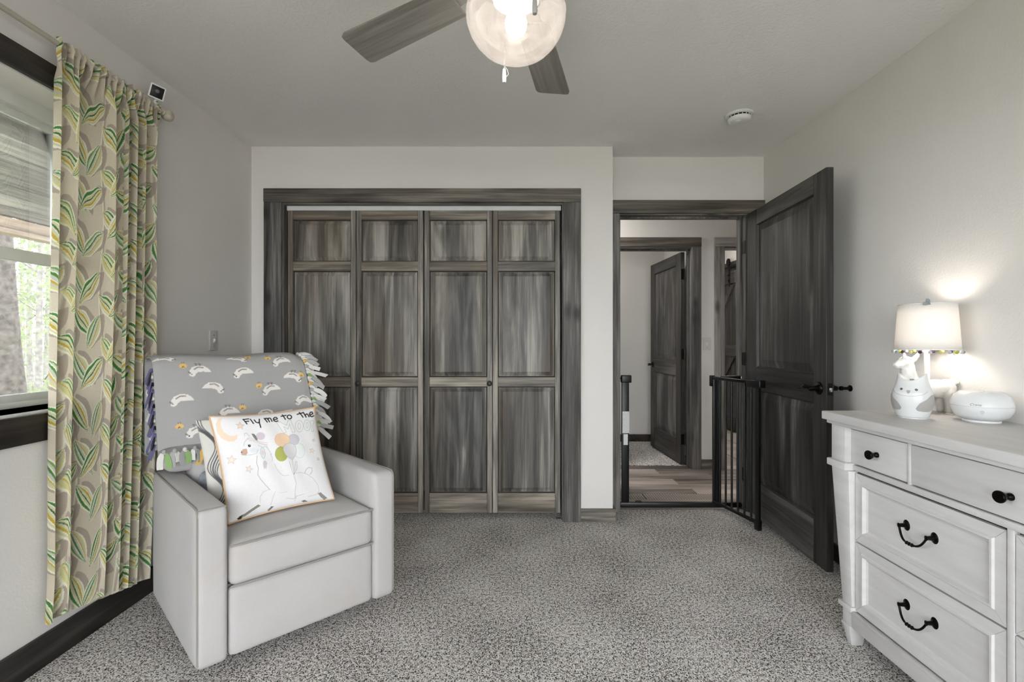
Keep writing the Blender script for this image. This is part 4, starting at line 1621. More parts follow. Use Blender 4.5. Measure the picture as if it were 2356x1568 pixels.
# ---- purple fleece underneath, showing at the window side
PPr = []
for s in np.linspace(0.03, 0.52, 26):
    b_ = float(np.interp(s, sv, pb)) + 0.010
    z_ = float(np.interp(s, sv, pz)) - 0.010
    for a in np.linspace(-0.020, 0.05, 8):
        PPr.append(cl(a, b_ + 0.002, z_))
pur = np_obj('purple_blanket', np.array(PPr), 8, 26, M['fr_purple'], None, None, flip=False, thick=0.004)
tag(pur, 'purple fleece blanket peeking out beneath the grey fleece by the curtain', 'blanket')
for i in range(11):
    s = 0.04 + i * 0.030
    b_ = float(np.interp(s, sv, pb)) + 0.016
    z_ = float(np.interp(s, sv, pz)) - 0.012
    p = Vector(cl(-0.026, b_, z_))
    dn = (-UD * 0.35 - ZD).normalized()
    sd = (BD + ZD * 0.3).normalized()
    ms = [('fr_white', 'fr_purple', 'fr_purple'), ('fr_purple', 'fr_black', 'fr_purple'), ('fr_black', 'fr_purple', 'fr_white')][i % 3]
    fringe(pur, p, dn, sd, 0.062, [M[x] for x in ms], 300 + i)


# ------------------------------------------------------------------ ceiling fan
FX, FY = 0.011, 1.32
fan = empty('ceiling_fan', (FX, FY, H), 0, 'five blade ceiling fan with glowing alabaster glass globe', 'ceiling fan')
Tf = Matrix.Translation((FX, FY, 0))
build(MB().lathe([(0.0, H), (0.075, H - 0.001), (0.078, H - 0.02), (0.05, H - 0.06), (0.025, H - 0.07), (0.022, 2.30), (0.0, 2.30)][::-1], 36, Tf), 'canopy', M['fan'], fan, smooth=True)
build(MB().lathe([(0.0, 2.165), (0.09, 2.165), (0.13, 2.19), (0.14, 2.23), (0.12, 2.29), (0.06, 2.32), (0.0, 2.32)], 40, Tf), 'motor_housing', M['fan'], fan, smooth=True)
build(MB().lathe([(0.0, 2.120), (0.064, 2.120), (0.070, 2.14), (0.085, 2.165), (0.0, 2.166)], 36, Tf), 'switch_housing', M['fan'], fan, smooth=True)
ZB = 2.200
blade0 = None
for k, deg in enumerate((148, 76, 4, -68, -140)):
    if blade0 is None:
        mb = MB()
        r0, r1, wa, wb, th = 0.215, 0.662, 0.055, 0.070, 0.007
        outline = [(r0, -wa), (r1 - 0.02, -wb), (r1 - 0.004, -wb + 0.006), (r1, -wb + 0.02), (r1, wb - 0.02), (r1 - 0.004, wb - 0.006), (r1 - 0.02, wb), (r0, wa)]
        mb.hexa([(x, y, -th / 2) for x, y in outline], [(x, y, th / 2) for x, y in outline])
        Rm = Matrix.Rotation(math.radians(11), 4, 'X')
        mb.v = [tuple(Rm @ Vector(p)) for p in mb.v]
        blade0 = build(mb, 'blade', M['blade'], fan, local=True)
        mi = MB().hexa([(0.11, -0.02, 0.004), (0.25, -0.035, 0.006), (0.25, 0.035, 0.010), (0.11, 0.02, 0.008)],
                       [(0.11, -0.02, 0.012), (0.25, -0.035, 0.011), (0.25, 0.035, 0.016), (0.11, 0.02, 0.016)])
        iron0 = build(mi, 'blade_iron', M['fan'], blade0, local=True)
        b = blade0
    else:
        b = copy_obj(blade0, fan)
        copy_obj(iron0, b)
    b.location = (0, 0, ZB - H)
    b.rotation_euler = (0, 0, math.radians(deg))
gp = [(0.062, 2.165), (0.076, 2.152), (0.106, 2.135), (0.130, 2.112), (0.1395, 2.085), (0.137, 2.060), (0.128, 2.034), (0.113, 2.010), (0.094, 1.990), (0.069, 1.975), (0.038, 1.967), (0.0, 1.965)]
gl = build(MB().lathe(gp[::-1], 56, Tf), 'globe', M['glass'], fan, smooth=True, angle=180, label='veined alabaster glass globe')
bm = bmesh.new()
bm.from_mesh(gl.data)
bmesh.ops.delete(bm, geom=[f for f in bm.faces if len(f.verts) > 4], context='FACES')
bm.to_mesh(gl.data)
bm.free()
for p in gl.data.polygons:
    p.use_smooth = True
build(MB().lathe([(0.0, 2.020), (0.016, 2.024), (0.028, 2.040), (0.031, 2.058), (0.026, 2.080), (0.015, 2.102), (0.013, 2.12), (0.0, 2.12)], 24, Tf), 'bulb', M['fanbulb'], fan, smooth=True, label='lit white bulb')


def pull(x, y, z0, z1, mat, nm):
    c = MB()
    c.tube([(x, y, 2.11), (x, y, z0)], 0.0009, 6)
    zz = 2.10
    while zz > z0:
        c.ell((x, y, zz), (0.0017, 0.0017, 0.0017), 6, 4)
        zz -= 0.012
    ch = build(c, 'pull_chain', M['chrome'], fan, smooth=True)
    Mx = Matrix.Translation((x, y, 0))
    build(MB().lathe([(0.0, z1), (0.0055, z1), (0.0065, z1 + 0.004), (0.0068, (z0 + z1) / 2), (0.0055, z0 - 0.003), (0.003, z0), (0, z0)], 16, Mx), 'fob', mat, ch, smooth=True, label=nm)
    build(MB().tube([(x + 0.002, y, z0 + 0.006), (x + 0.010, y, z0 - 0.004), (x + 0.013, y, z0 - 0.018), (x + 0.008, y - 0.002, z0 - 0.026), (x + 0.005, y - 0.004, z0 - 0.02)], 0.0009, 6), 'cord_loop', M['whiteplastic'], ch, smooth=True)


pull(-0.0245, 1.50, 2.035, 1.990, M['whiteplastic'], 'white pull fob')
pull(0.056, 1.17, 2.022, 1.980, M['greyplastic'], 'grey pull fob')

# ------------------------------------------------------------------ smoke detector
sx_, sy_ = 1.274, 2.655
sd_ = empty('smoke_detector', (sx_, sy_, H), 0, 'round white smoke detector on the ceiling near the doorway', 'smoke detector')
Ts = Matrix.Translation((sx_, sy_, H)) @ Matrix.Rotation(PI, 4, 'X')
build(MB().lathe([(0.0, 0), (0.072, 0), (0.073, 0.008), (0.069, 0.012), (0.0, 0.012)], 40, Ts), 'mounting_ring', M['whiteplastic'], sd_, smooth=True)
build(MB().lathe([(0.0, 0.012), (0.0575, 0.012), (0.0575, 0.0215), (0.0, 0.0215)], 40, Ts), 'vent_gap', M['gap'], sd_, smooth=True)
build(MB().lathe([(0.0, 0.0205), (0.060, 0.0205), (0.061, 0.025), (0.057, 0.036), (0.046, 0.043), (0.0, 0.044)], 40, Ts), 'cover', M['whiteplastic'], sd_, smooth=True)
build(MB().lathe([(0.020, 0.043), (0.022, 0.047), (0.018, 0.050), (0.0, 0.050)][::-1], 24, Ts @ Matrix.Translation((-0.02, 0.015, 0))), 'test_button', M['whiteplastic'], sd_, smooth=True)
for k in range(18):
    a = 2 * PI * k / 18
    mm = Ts @ Matrix.Rotation(a, 4, 'Z')
    bx_ = MB().box(0.0565, 0.0605, -0.0015, 0.0015, 0.012, 0.021)
    bx_.v = [tuple(mm @ Vector(p)) for p in bx_.v]
    build(bx_, 'vent_rib', M['whiteplastic'], sd_)

# ------------------------------------------------------------------ door bumper on the right wall
db = empty('door_stop', (WR, 2.425, 0.931), 0, 'round black door bumper on the wall behind the open door', 'door stop')
Md = Matrix.Translation((WR, 2.425, 0.931)) @ Matrix.Rotation(-PI / 2, 4, 'Y')
build(MB().lathe([(0.0, 0), (0.016, 0), (0.016, 0.004), (0.008, 0.006), (0.007, 0.040), (0.0, 0.040)], 24, Md), 'stem', M['black'], db, smooth=True)
build(MB().lathe([(0.0, 0.040), (0.010, 0.040), (0.0115, 0.045), (0.0105, 0.054), (0.0, 0.056)], 24, Md), 'bumper', M['black'], db, smooth=True)

# ------------------------------------------------------------------ baby gate in the doorway
GY = 3.318
gate = empty('baby_gate', (1.15, GY, 0), 0, 'black metal baby gate standing open in the doorway', 'baby gate')
gm = M['gate']
build(MB().box(0.768, 0.818, GY - 0.012, GY + 0.012, 0.036, 0.90), 'latch_post', gm, gate, bevel=0.004)
build(MB().box(0.764, 0.834, GY - 0.02, GY + 0.02, 0.882, 0.934), 'latch_cap', gm, gate, bevel=0.006, seg=3)
build(MB().tube([(0.747, GY, 0.912), (0.766, GY, 0.912)], 0.006).lathe([(0.0, 0), (0.016, 0), (0.016, 0.006), (0, 0.006)], 20, Matrix.Translation((0.7465, GY, 0.912)) @ Matrix.Rotation(PI / 2, 4, 'Y')), 'tension_bolt', gm, gate, smooth=True)
build(MB().box(0.756, 1.600, GY - 0.014, GY + 0.014, 0.010, 0.046), 'threshold_bar', gm, gate, bevel=0.005)
build(MB().box(0.865, 0.905, GY - 0.016, GY + 0.010, 0.046, 0.055), 'floor_catch', gm, gate, bevel=0.002)
build(MB().tube([(0.747, GY, 0.028), (0.757, GY, 0.028)], 0.013), 'tension_bolt', gm, gate, smooth=True)
build(MB().tube([(1.598, GY, 0.028), (1.605, GY, 0.028)], 0.013), 'tension_bolt', gm, gate, smooth=True)
build(MB().box(1.405, 1.430, GY - 0.012, GY + 0.012, 0.036, 0.925).box(1.436, 1.462, GY - 0.012, GY + 0.012, 0.036, 0.925), 'hinge_post', gm, gate, bevel=0.004)
build(MB().box(1.462, 1.600, GY - 0.010, GY + 0.010, 0.905, 0.930), 'extension_bar', gm, gate, bevel=0.003)
build(MB().tube([(1.540, GY, 0.046), (1.540, GY, 0.906)], 0.007), 'bar', gm, gate, smooth=True)
build(MB().tube([(1.594, GY, 0.918), (1.605, GY, 0.918)], 0.010), 'tension_bolt', M['whiteplastic'], gate, smooth=True)
# swinging leaf
g0 = Vector((1.420, GY - 0.03, 0))
g1 = Vector((1.515, 2.905, 0))
gd = (g1 - g0).normalized()
gn = Vector((-gd.y, gd.x, 0))
GL = (g1 - g0).length


def gp_(s, n, z):
    p = g0 + gd * s + gn * n
    return (p.x, p.y, z)


def gbox(s0, s1, n0, n1, z0, z1):
    return MB().hexa([gp_(s0, n0, z0), gp_(s1, n0, z0), gp_(s1, n1, z0), gp_(s0, n1, z0)], [gp_(s0, n0, z1), gp_(s1, n0, z1), gp_(s1, n1, z1), gp_(s0, n1, z1)])


build(gbox(-0.055, GL - 0.09, -0.010, 0.010, 0.905, 0.925), 'leaf_top_rail', gm, gate, bevel=0.003)
build(gbox(-0.035, GL + 0.012, -0.010, 0.010, 0.045, 0.064), 'leaf_bottom_rail', gm, gate, bevel=0.003)
build(gbox(GL - 0.09, GL + 0.03, -0.022, 0.022, 0.885, 0.932), 'leaf_latch', gm, gate, bevel=0.006, seg=3)
build(gbox(-0.060, -0.035, -0.016, 0.016, 0.855, 0.932), 'hinge_cap', gm, gate, bevel=0.005)
build(gbox(GL - 0.024, GL + 0.004, -0.011, 0.011, 0.03, 0.885), 'leaf_end_post', gm, gate, bevel=0.004)
build(gbox(GL - 0.028, GL + 0.010, -0.014, 0.014, 0.012, 0.075), 'leaf_foot', gm, gate, bevel=0.004)
bar0 = None
for i in range(6):
    s = 0.035 + i * 0.0585
    p = gp_(s, 0, 0)
    if bar0 is None:
        bar0 = build(MB().tube([(0, 0, 0.060), (0, 0, 0.907)], 0.0068, 12), 'bar', gm, gate, local=True, smooth=True)
        o = bar0
    else:
        o = copy_obj(bar0, gate)
    o.location = Vector(p) - WLOC[gate]
st = N('white_printed_sticker')
b_ = st.bsdf(None, 0.6)
tc_ = st.coord()
sp_ = st.n('SeparateXYZ')
st.l(tc_, sp_.inputs[0])
lines = st.math('LESS_THAN', st.math('FRACT', st.math('MULTIPLY', sp_.outputs[2], 220.0)), 0.35)
txt = st.math('MULTIPLY', lines, st.ramp(st.noise(st.coord((400, 10, 60)), 1.0, 2), [(0.48, (0, 0, 0)), (0.5, (0.5, 0.5, 0.5))]))
st.l(st.mix(txt, srgb('#dadada'), srgb('#6d6d6d')), b_.inputs['Base Color'])
zq = lambda y: 1.173 - (y - 784) * (GY - 0.0125) / F
build(MB().box(0.770, 0.8185, GY - 0.0135, GY - 0.0122, zq(996), zq(946)), 'warning_label', st.m, gate, label='white warning sticker')
build(MB().box(0.778, 0.808, GY - 0.0135, GY - 0.0122, zq(1023), zq(998)), 'warning_label', st.m, gate, label='smaller white sticker')

# ------------------------------------------------------------------ dresser
XD, XP, XT = 1.300, 1.275, 1.2476
YF, YN = 1.891, 0.573
CYD = (YF + YN) / 2
ZT = 0.893
XB = 1.722
dr = empty('dresser', (1.5, CYD, 0), 0, 'antique white wooden dresser with black knobs and bail pulls', 'dresser')
dm = M['dresser']
build(MB().box(XT, XB, YN - 0.02, YF + 0.02, ZT - 0.032, ZT), 'top', dm, dr, bevel=0.004, seg=3)
build(MB().box(XT + 0.012, XB - 0.003, YN - 0.008, YF + 0.008, ZT - 0.046, ZT - 0.032), 'top_moulding', dm, dr, bevel=0.004, seg=2)
build(MB().box(XD + 0.012, XB, YN + 0.03, YF - 0.03, 0.10, ZT - 0.046), 'carcass', M['gap'], dr)
build(MB().box(XD + 0.03, XB, YF - 0.03, YF - 0.012, 0.10, ZT - 0.046), 'side_panel', dm, dr)
build(MB().box(XD + 0.03, XB, YN + 0.012, YN + 0.03, 0.10, ZT - 0.046), 'side_panel', dm, dr)


def mir(y):
    return 2 * CYD - y


def post(side):
    f = (lambda y: y) if side == 0 else mir

    def hx_(x0a, x1a, ya0, ya1, z0, x0b, x1b, yb0, yb1, z1, nm, bev=0.003):
        a0, a1 = sorted((f(ya0), f(ya1)))
        b0, b1 = sorted((f(yb0), f(yb1)))
        build(MB().hexa([(x0a, a0, z0), (x1a, a0, z0), (x1a, a1, z0), (x0a, a1, z0)], [(x0b, b0, z1), (x1b, b0, z1), (x1b, b1, z1), (x0b, b1, z1)]), nm, dm, dr, bevel=bev)
    xb = XB - 0.02
    hx_(XP, xb, 1.814, YF, 0.708, XP, xb, 1.814, YF, ZT - 0.046, 'post_block')
    hx_(XP - 0.012, xb, 1.800, YF + 0.012, 0.680, XP - 0.012, xb, 1.800, YF + 0.012, 0.708, 'post_moulding', 0.004)
    hx_(XP + 0.012, xb, 1.795, YF - 0.045, 0.165, XP, xb, 1.795, YF, 0.680, 'post_taper')
    hx_(XP + 0.004, xb, 1.790, YF - 0.030, 0.145, XP + 0.004, xb, 1.790, YF - 0.030, 0.165, 'post_moulding', 0.004)
    hx_(XP + 0.016, XP + 0.07, 1.800, YF - 0.040, 0.085, XP + 0.014, XP + 0.07, 1.800, YF - 0.042, 0.145, 'post_base')
    hx_(XP + 0.034, XP + 0.078, 1.825, YF - 0.040, 0.0, XP + 0.018, XP + 0.085, 1.815, YF - 0.036, 0.072, 'foot')
    hx_(XP + 0.014, XP + 0.088, 1.806, YF - 0.034, 0.072, XP + 0.014, XP + 0.088, 1.806, YF - 0.034, 0.085, 'foot_moulding')


post(0)
post(1)
for f in (lambda y: y, mir):
    y0_, y1_ = sorted((f(1.815), f(1.86)))
    build(MB().box(XB - 0.06, XB - 0.015, y0_, y1_, 0, 0.11), 'rear_leg', dm, dr, bevel=0.003)
# face frame rails
build(MB().box(XD - 0.006, XD + 0.02, mir(1.80), 1.80, 0.683, 0.704), 'face_rail', dm, dr, bevel=0.003)
build(MB().box(XD - 0.004, XD + 0.02, mir(1.80), 1.80, 0.845, ZT - 0.046), 'face_rail', dm, dr, bevel=0.001)
build(MB().box(XD - 0.012, XD + 0.02, mir(1.80), 1.80, 0.085, 0.150), 'apron', dm, dr, bevel=0.004)
build(MB().box(XD - 0.018, XD + 0.0, mir(1.80), 1.80, 0.140, 0.152), 'apron_moulding', dm, dr, bevel=0.003)
build(MB().box(XD - 0.004, XD + 0.02, CYD - 0.009, CYD + 0.009, 0.150, 0.684), 'face_stile', dm, dr, bevel=0.002)
for y in (1.546, mir(1.546)):
    build(MB().box(XD - 0.006, XD + 0.02, y - 0.0045, y + 0.0045, 0.704, 0.845), 'face_stile', dm, dr, bevel=0.001)


def knob_at(par, y, z):
    Mk = Matrix.Translation((XD - 0.004, y, z)) @ Matrix.Rotation(-PI / 2, 4, 'Y')
    build(MB().lathe([(0.0, -0.004), (0.0095, -0.004), (0.0100, 0.002), (0.0085, 0.006), (0.0065, 0.010), (0.0075, 0.014), (0.0125, 0.020), (0.0160, 0.027), (0.0165, 0.030), (0.0150, 0.033), (0.0, 0.034)], 28, Mk), 'knob', M['bronze'], par, smooth=True, label='dark bronze knob')


def pull_at(par, yc, z):
    mb = MB()
    for s in (-1, 1):
        y = yc + s * 0.052
        Mk = Matrix.Translation((XD + 0.010, y, z)) @ Matrix.Rotation(-PI / 2, 4, 'Y')
        mb.lathe([(0.0, 0), (0.0150, 0), (0.0150, 0.003), (0.0120, 0.005), (0.006, 0.007), (0.005, 0.026), (0.0065, 0.030), (0.0, 0.033)], 24, Mk, 1.25, 1.0)
    pts, rr = [], []
    for i in range(33):
        t = i / 32
        y = yc - 0.052 + 0.104 * t
        k = abs(2 * t - 1)
        z_ = z - 0.040 * (1 - k ** 3.5)
        x_ = XD - 0.018 - 0.010 * (1 - k ** 2)
        pts.append((x_, y, z_))
        r = 0.0034
        if k < 0.30:
            r = 0.0048 + (0.0018 if (i % 3 == 1) else 0)
        rr.append(r)
    mb.tube(pts, rr, 10)
    build(mb, 'pull', M['bronze'], par, smooth=True, label='dark bronze bail pull')


def flat_drawer(y0, y1, nm):
    d = build(MB().box(XD - 0.002, XD + 0.016, y0, y1, 0.708, 0.836), 'drawer', dm, dr, bevel=0.0025)
    knob_at(d, (y0 + y1) / 2, 0.768)


def framed_drawer(y0, y1, z0, z1):
    mb = MB()
    rings = []
    for ins, x in ((0.0, XD - 0.002), (0.030, XD - 0.002), (0.034, XD - 0.007), (0.040, XD - 0.007), (0.046, XD + 0.003), (0.054, XD + 0.007)):
        rings.append([(x, y0 + ins, z0 + ins), (x, y1 - ins, z0 + ins), (x, y1 - ins, z1 - ins), (x, y0 + ins, z1 - ins)])
    vs = [p for r in rings for p in r]
    fs = []
    for k in range(len(rings) - 1):
        for i in range(4):
            j = (i + 1) % 4
            fs.append((k * 4 + j, k * 4 + i, k * 4 + 4 + i, k * 4 + 4 + j))
    n = (len(rings) - 1) * 4
    # sides back to the carcass
    bk_ = len(vs)
    vs += [(XD + 0.018, y0, z0), (XD + 0.018, y1, z0), (XD + 0.018, y1, z1), (XD + 0.018, y0, z1)]
    for i in range(4):
        j = (i + 1) % 4
        fs.append((i, j, bk_ + j, bk_ + i))
    mb.add(vs, fs)
    d = build(mb, 'drawer', dm, dr)
    ins = 0.0535
    build(MB().box(XD + 0.0065, XD + 0.013, y0 + ins, y1 - ins, z0 + ins, z1 - ins), 'drawer_panel', dm, d)
    # mitre joints
    for (ya, za, sy, sz) in ((y0, z0, 1, 1), (y1, z0, -1, 1), (y1, z1, -1, -1), (y0, z1, 1, -1)):
        build(MB().tube([(XD - 0.0021, ya + sy * 0.001, za + sz * 0.001), (XD - 0.0021, ya + sy * 0.030, za + sz * 0.030)], 0.0006, 4), 'mitre_joint', M['greyplastic'], d)
    pull_at(d, (y0 + y1) / 2, (z0 + z1) / 2 + 0.016)


flat_drawer(1.5515, 1.8165, 'drawer')
flat_drawer(mir(1.5405), 1.5405, 'drawer')
flat_drawer(mir(1.8165), mir(1.5515), 'drawer')
for f in (lambda y: y, mir):
    y0_, y1_ = sorted((f(1.790), f(1.244)))
    framed_drawer(y0_, y1_, 0.420, 0.675)
    framed_drawer(y0_, y1_, 0.156, 0.414)

# ------------------------------------------------------------------ llama lamp on the dresser
LX_, LY_ = 1.616, 1.845
lamp = empty('table_lamp', (LX_, LY_, ZT), 0, 'white ceramic llama lamp with lit shade and pom pom trim', 'lamp')


def lw(x, y, z):
    return Vector((LX_ + x, LY_ + y, ZT + z))


parts = [('e', lw(0.035, 0, 0.095), (0.062, 0.036, 0.036)), ('e', lw(-0.015, 0, 0.095), (0.055, 0.034, 0.036)),
         ('e', lw(0.075, 0, 0.095), (0.030, 0.032, 0.038)),
         ('t', [lw(-0.05, 0, 0.10), lw(-0.068, 0, 0.135), lw(-0.074, 0, 0.165), lw(-0.078, 0, 0.19)], [0.030, 0.026, 0.024, 0.023]),
         ('e', lw(-0.085, 0, 0.197), (0.030, 0.024, 0.024)), ('e', lw(-0.110, -0.002, 0.189), (0.022, 0.017, 0.016)),
         ('t', [lw(-0.098, -0.014, 0.21), lw(-0.104, -0.018, 0.226), lw(-0.106, -0.018, 0.236)], [0.008, 0.007, 0.003]),
         ('t', [lw(-0.064, -0.016, 0.208), lw(-0.056, -0.022, 0.226), lw(-0.050, -0.022, 0.238)], [0.009, 0.008, 0.003]),
         ('t', [lw(0.090, 0, 0.115), lw(0.102, -0.004, 0.128), lw(0.106, -0.008, 0.122)], [0.014, 0.013, 0.010])]
for x in (-0.035, 0.065):
    for y in (-0.020, 0.020):
        parts.append(('t', [lw(x, y, 0.08), lw(x + 0.004, y, 0.04), lw(x + 0.004, y, 0.012)], [0.019, 0.015, 0.013]))
blob_mesh('llama_base', parts, 0.0042, M['ceramic'], lamp, 3, 0.006)
build(MB().box(LX_ - 0.007, LX_ + 0.007, LY_ - 0.007, LY_ + 0.007, ZT + 0.10, ZT + 0.272), 'pole', M['ceramic'], lamp, bevel=0.002)
SZ0, SZ1 = 1.141, 1.315
sh = MB()
seg = 64
vs, fs = [], []
for r, z in ((0.100, SZ0), (0.0975, SZ0 + 0.04), (0.0945, SZ0 + 0.09), (0.0915, SZ0 + 0.135), (0.0886, SZ1)):
    for k in range(seg):
        t = 2 * PI * k / seg
        vs.append((LX_ + r * math.cos(t), LY_ + r * math.sin(t), z))
for i in range(4):
    for k in range(seg):
        k2 = (k + 1) % seg
        fs.append((i * seg + k, i * seg + k2, (i + 1) * seg + k2, (i + 1) * seg + k))
sh.add(vs, fs)
so = build(sh, 'shade', M['shade'], lamp, smooth=True, angle=180, label='white tapered fabric shade')
md = so.modifiers.new('thickness', 'SOLIDIFY')
md.thickness = 0.0015
md.offset = -1
for z, r in ((SZ0, 0.1003), (SZ1, 0.0888)):
    build(MB().tube([(LX_ + r * math.cos(2 * PI * k / 48), LY_ + r * math.sin(2 * PI * k / 48), z) for k in range(49)], 0.0022, 6), 'shade_trim', M['whiteplastic'], so, smooth=True)
build(MB().tube([(LX_ - 0.0885, LY_, SZ1 - 0.012), (LX_, LY_, SZ1 - 0.012), (LX_ + 0.0885, LY_, SZ1 - 0.012)], 0.0012, 6).tube([(LX_, LY_ - 0.0885, SZ1 - 0.012), (LX_, LY_ + 0.0885, SZ1 - 0.012)], 0.0012, 6).tube([(LX_, LY_, SZ1 - 0.012), (LX_, LY_, SZ1 + 0.012)], 0.003), 'harp', M['chrome'], lamp)
# heart finial hanging over the rim
hp = []
for k in range(28):
    t = 2 * PI * k / 28
    hp.append((0.0135 * math.sin(t) ** 3, 0.0125 * (0.8125 * math.cos(t) - 0.3125 * math.cos(2 * t) - 0.125 * math.cos(3 * t) - 0.0625 * math.cos(4 * t))))
hn = Vector((-0.655, -0.755, 0))
ht = Vector((0.755, -0.655, 0))
hc = Vector((LX_, LY_, SZ1 + 0.002)) + hn * 0.0935
ct, st_ = math.cos(0.9), math.sin(0.9)
lo = [tuple(hc + ht * (a * ct - b * st_) + Vector((0, 0, a * st_ + b * ct)) + hn * 0.003) for a, b in hp]
hi = [tuple(Vector(p) - hn * 0.004) for p in lo]
hb_ = [hc + ht * x_ + hn * y_ + Vector((0, 0, 0.011)) for x_, y_ in ((-0.004, 0.002), (0.004, 0.002), (0.004, -0.008), (-0.004, -0.008))]
build(MB().hexa(lo, hi).hexa(hb_, [p + Vector((0, 0, 0.004)) for p in hb_]), 'heart_charm', M['silver'], lamp, label='silver glitter heart')
build(MB().lathe([(0.0, 1.175), (0.012, 1.178), (0.024, 1.195), (0.027, 1.212), (0.022, 1.232), (0.012, 1.245), (0, 1.247)][:], 20, Matrix.Translation((LX_, LY_, 0.012))), 'bulb', M['lampbulb'], lamp, smooth=True, label='lit bulb inside the shade')
build(MB().tube([(LX_, LY_, ZT + 0.27), (LX_, LY_, 1.190)], 0.011, 16), 'socket', M['ceramic'], lamp, smooth=True)
pcols = ['#4a3f52', '#c9c06a', '#8f8f9d', '#d9cf92', '#b9b9c0', '#b3b3bb', '#4d3a4c', '#a7a53f', '#7f9699', '#cfc6c6', '#bfc2c4']
pm = [fabric('pom_pom_%s' % i, c, 1.0, 0.15, 300, 1.0) for i, c in enumerate(pcols)]
pom = None
for k in range(22):
    t = 2 * PI * (k + 0.3) / 22
    me_ = MB().ell((0, 0, 0), (0.0062, 0.0062, 0.0062), 12, 8)
    o = build(me_, 'pom_pom', pm[(k * 3) % len(pm)], so, local=True, smooth=True, angle=180)
    o.location = Vector((LX_ + 0.1025 * math.cos(t), LY_ + 0.1025 * math.sin(t), SZ0 - 0.010)) - WLOC[lamp]
    build(MB().tube([(0, 0, 0.004), (-0.002 * math.cos(t), -0.002 * math.sin(t), 0.011)], 0.0006, 5), 'pom_string', M['whiteplastic'], so, local=True).location = o.location
build(MB().tube([lw(0.04, -0.037, 0.004), lw(0.05, -0.055, 0.0025), lw(0.075, -0.06, 0.0025), lw(0.098, -0.03, 0.0025), lw(0.103, 0.02, 0.003), lw(0.104, 0.05, 0.003)], 0.0022, 8), 'cord', M['ceramic'], lamp, smooth=True)

# ------------------------------------------------------------------ owl humidifier
OX_, OY_ = 1.466, 1.735
owl = empty('owl_humidifier', (OX_, OY_, ZT), math.radians(-53), 'white owl shaped humidifier with grey wings', 'humidifier')


def owl_surface(th, v):
    """th angle (front = -pi/2), v 0..1 height"""
    Ht = 0.138
    prof_v = [0, 0.03, 0.10, 0.22, 0.38, 0.52, 0.66, 0.80, 0.92, 1.0]
    prof_r = [0.044, 0.047, 0.050, 0.056, 0.061, 0.061, 0.058, 0.051, 0.044, 0.041]
    r = np.interp(v, prof_v, prof_r)
    z = v * Ht
    c, s = math.cos(th), math.sin(th)
    ear = max(0, (v - 0.80) / 0.20) * 0.026 * (abs(c) ** 2.0) - max(0, (v - 0.80) / 0.2) * 0.004
    return Vector((r * c, r * 0.86 * s, z + ear + 0.003))


mb = MB()
nt, nv_ = 72, 44
vs = [owl_surface(2 * PI * k / nt, i / nv_) for i in range(nv_ + 1) for k in range(nt)]
fs = []
for i in range(nv_):
    for k in range(nt):
        k2 = (k + 1) % nt
        fs.append((i * nt + k, i * nt + k2, (i + 1) * nt + k2, (i + 1) * nt + k))
# crown closes with a saddle between the ears
n0 = len(vs)
for f_ in (0.66, 0.33):
    for k in range(nt):
        p = owl_surface(2 * PI * k / nt, 1.0)
        zc = 0.138 - 0.002
        vs.append(Vector((p.x * f_, p.y * f_, zc + (p.z - zc) * f_ ** 2.2 + 0.002 * (1 - f_))))
for i, base in enumerate((nv_ * nt, n0)):
    nb = n0 + i * nt
    for k in range(nt):
        k2 = (k + 1) % nt
        fs.append((base + k, base + k2, nb + k2, nb + k))
fs.append(tuple(n0 + nt + k for k in range(nt)))
fs.append(tuple(range(nt - 1, -1, -1)))
mb.add(vs, fs)
build(mb, 'body', M['owl'], owl, local=True, smooth=True, angle=180)


def on_owl(th0, v0, shape, off=0.0012):
    """patch laid on the surface: shape is a list of (dth, dv)"""
    mb_ = MB()
    c_ = owl_surface(th0, v0)
    rings_ = []
    allv = []
    nrg = 6
    for g in range(1, nrg + 1):
        for dt, dv in shape:
            th, v = th0 + dt * g / nrg, v0 + dv * g / nrg
            p = owl_surface(th, v)
            nrm_ = Vector((math.cos(th), math.sin(th) * 1.1, 0)).normalized()
            allv.append(p + nrm_ * off)
    n_ = len(shape)
    cen = c_ + Vector((math.cos(th0), math.sin(th0), 0)) * off
    allv.append(cen)
    ff = [(len(allv) - 1, k, (k + 1) % n_) for k in range(n_)]
    for g in range(nrg - 1):
        for k in range(n_):
            k2 = (k + 1) % n_
            ff.append((g * n_ + k, (g + 1) * n_ + k, (g + 1) * n_ + k2, g * n_ + k2))
    mb_.add(allv, ff)
    return mb_


FR = -PI / 2
ov = lambda a, b, n=20: [(a * math.cos(2 * PI * k / n), b * math.sin(2 * PI * k / n)) for k in range(n)]
for s in (-1, 1):
    build(on_owl(FR + s * 0.40, 0.745, ov(0.085, 0.030)), 'eye', M['darkgrey'], owl, local=True, smooth=True, angle=180)
build(on_owl(FR, 0.685, [(-0.11, 0.030), (-0.06, 0.040), (0.06, 0.040), (0.11, 0.030), (0.065, -0.025), (0, -0.055), (-0.065, -0.025)]), 'beak', M['greyplastic'], owl, local=True, smooth=True, angle=180)
for s in (-1, 1):
    shp = [(s * a, b) for a, b in [(-0.80, -0.14), (-0.62, 0.0), (-0.28, 0.10), (0.10, 0.22), (0.34, 0.22), (0.42, 0.0), (0.30, -0.17), (0.0, -0.22), (-0.40, -0.22), (-0.70, -0.20)]]
    build(on_owl(FR + s * 1.15, 0.40, shp, 0.0015), 'wing', M['greyplastic'], owl, local=True, smooth=True, angle=180, label='grey folded wing')
seam = []
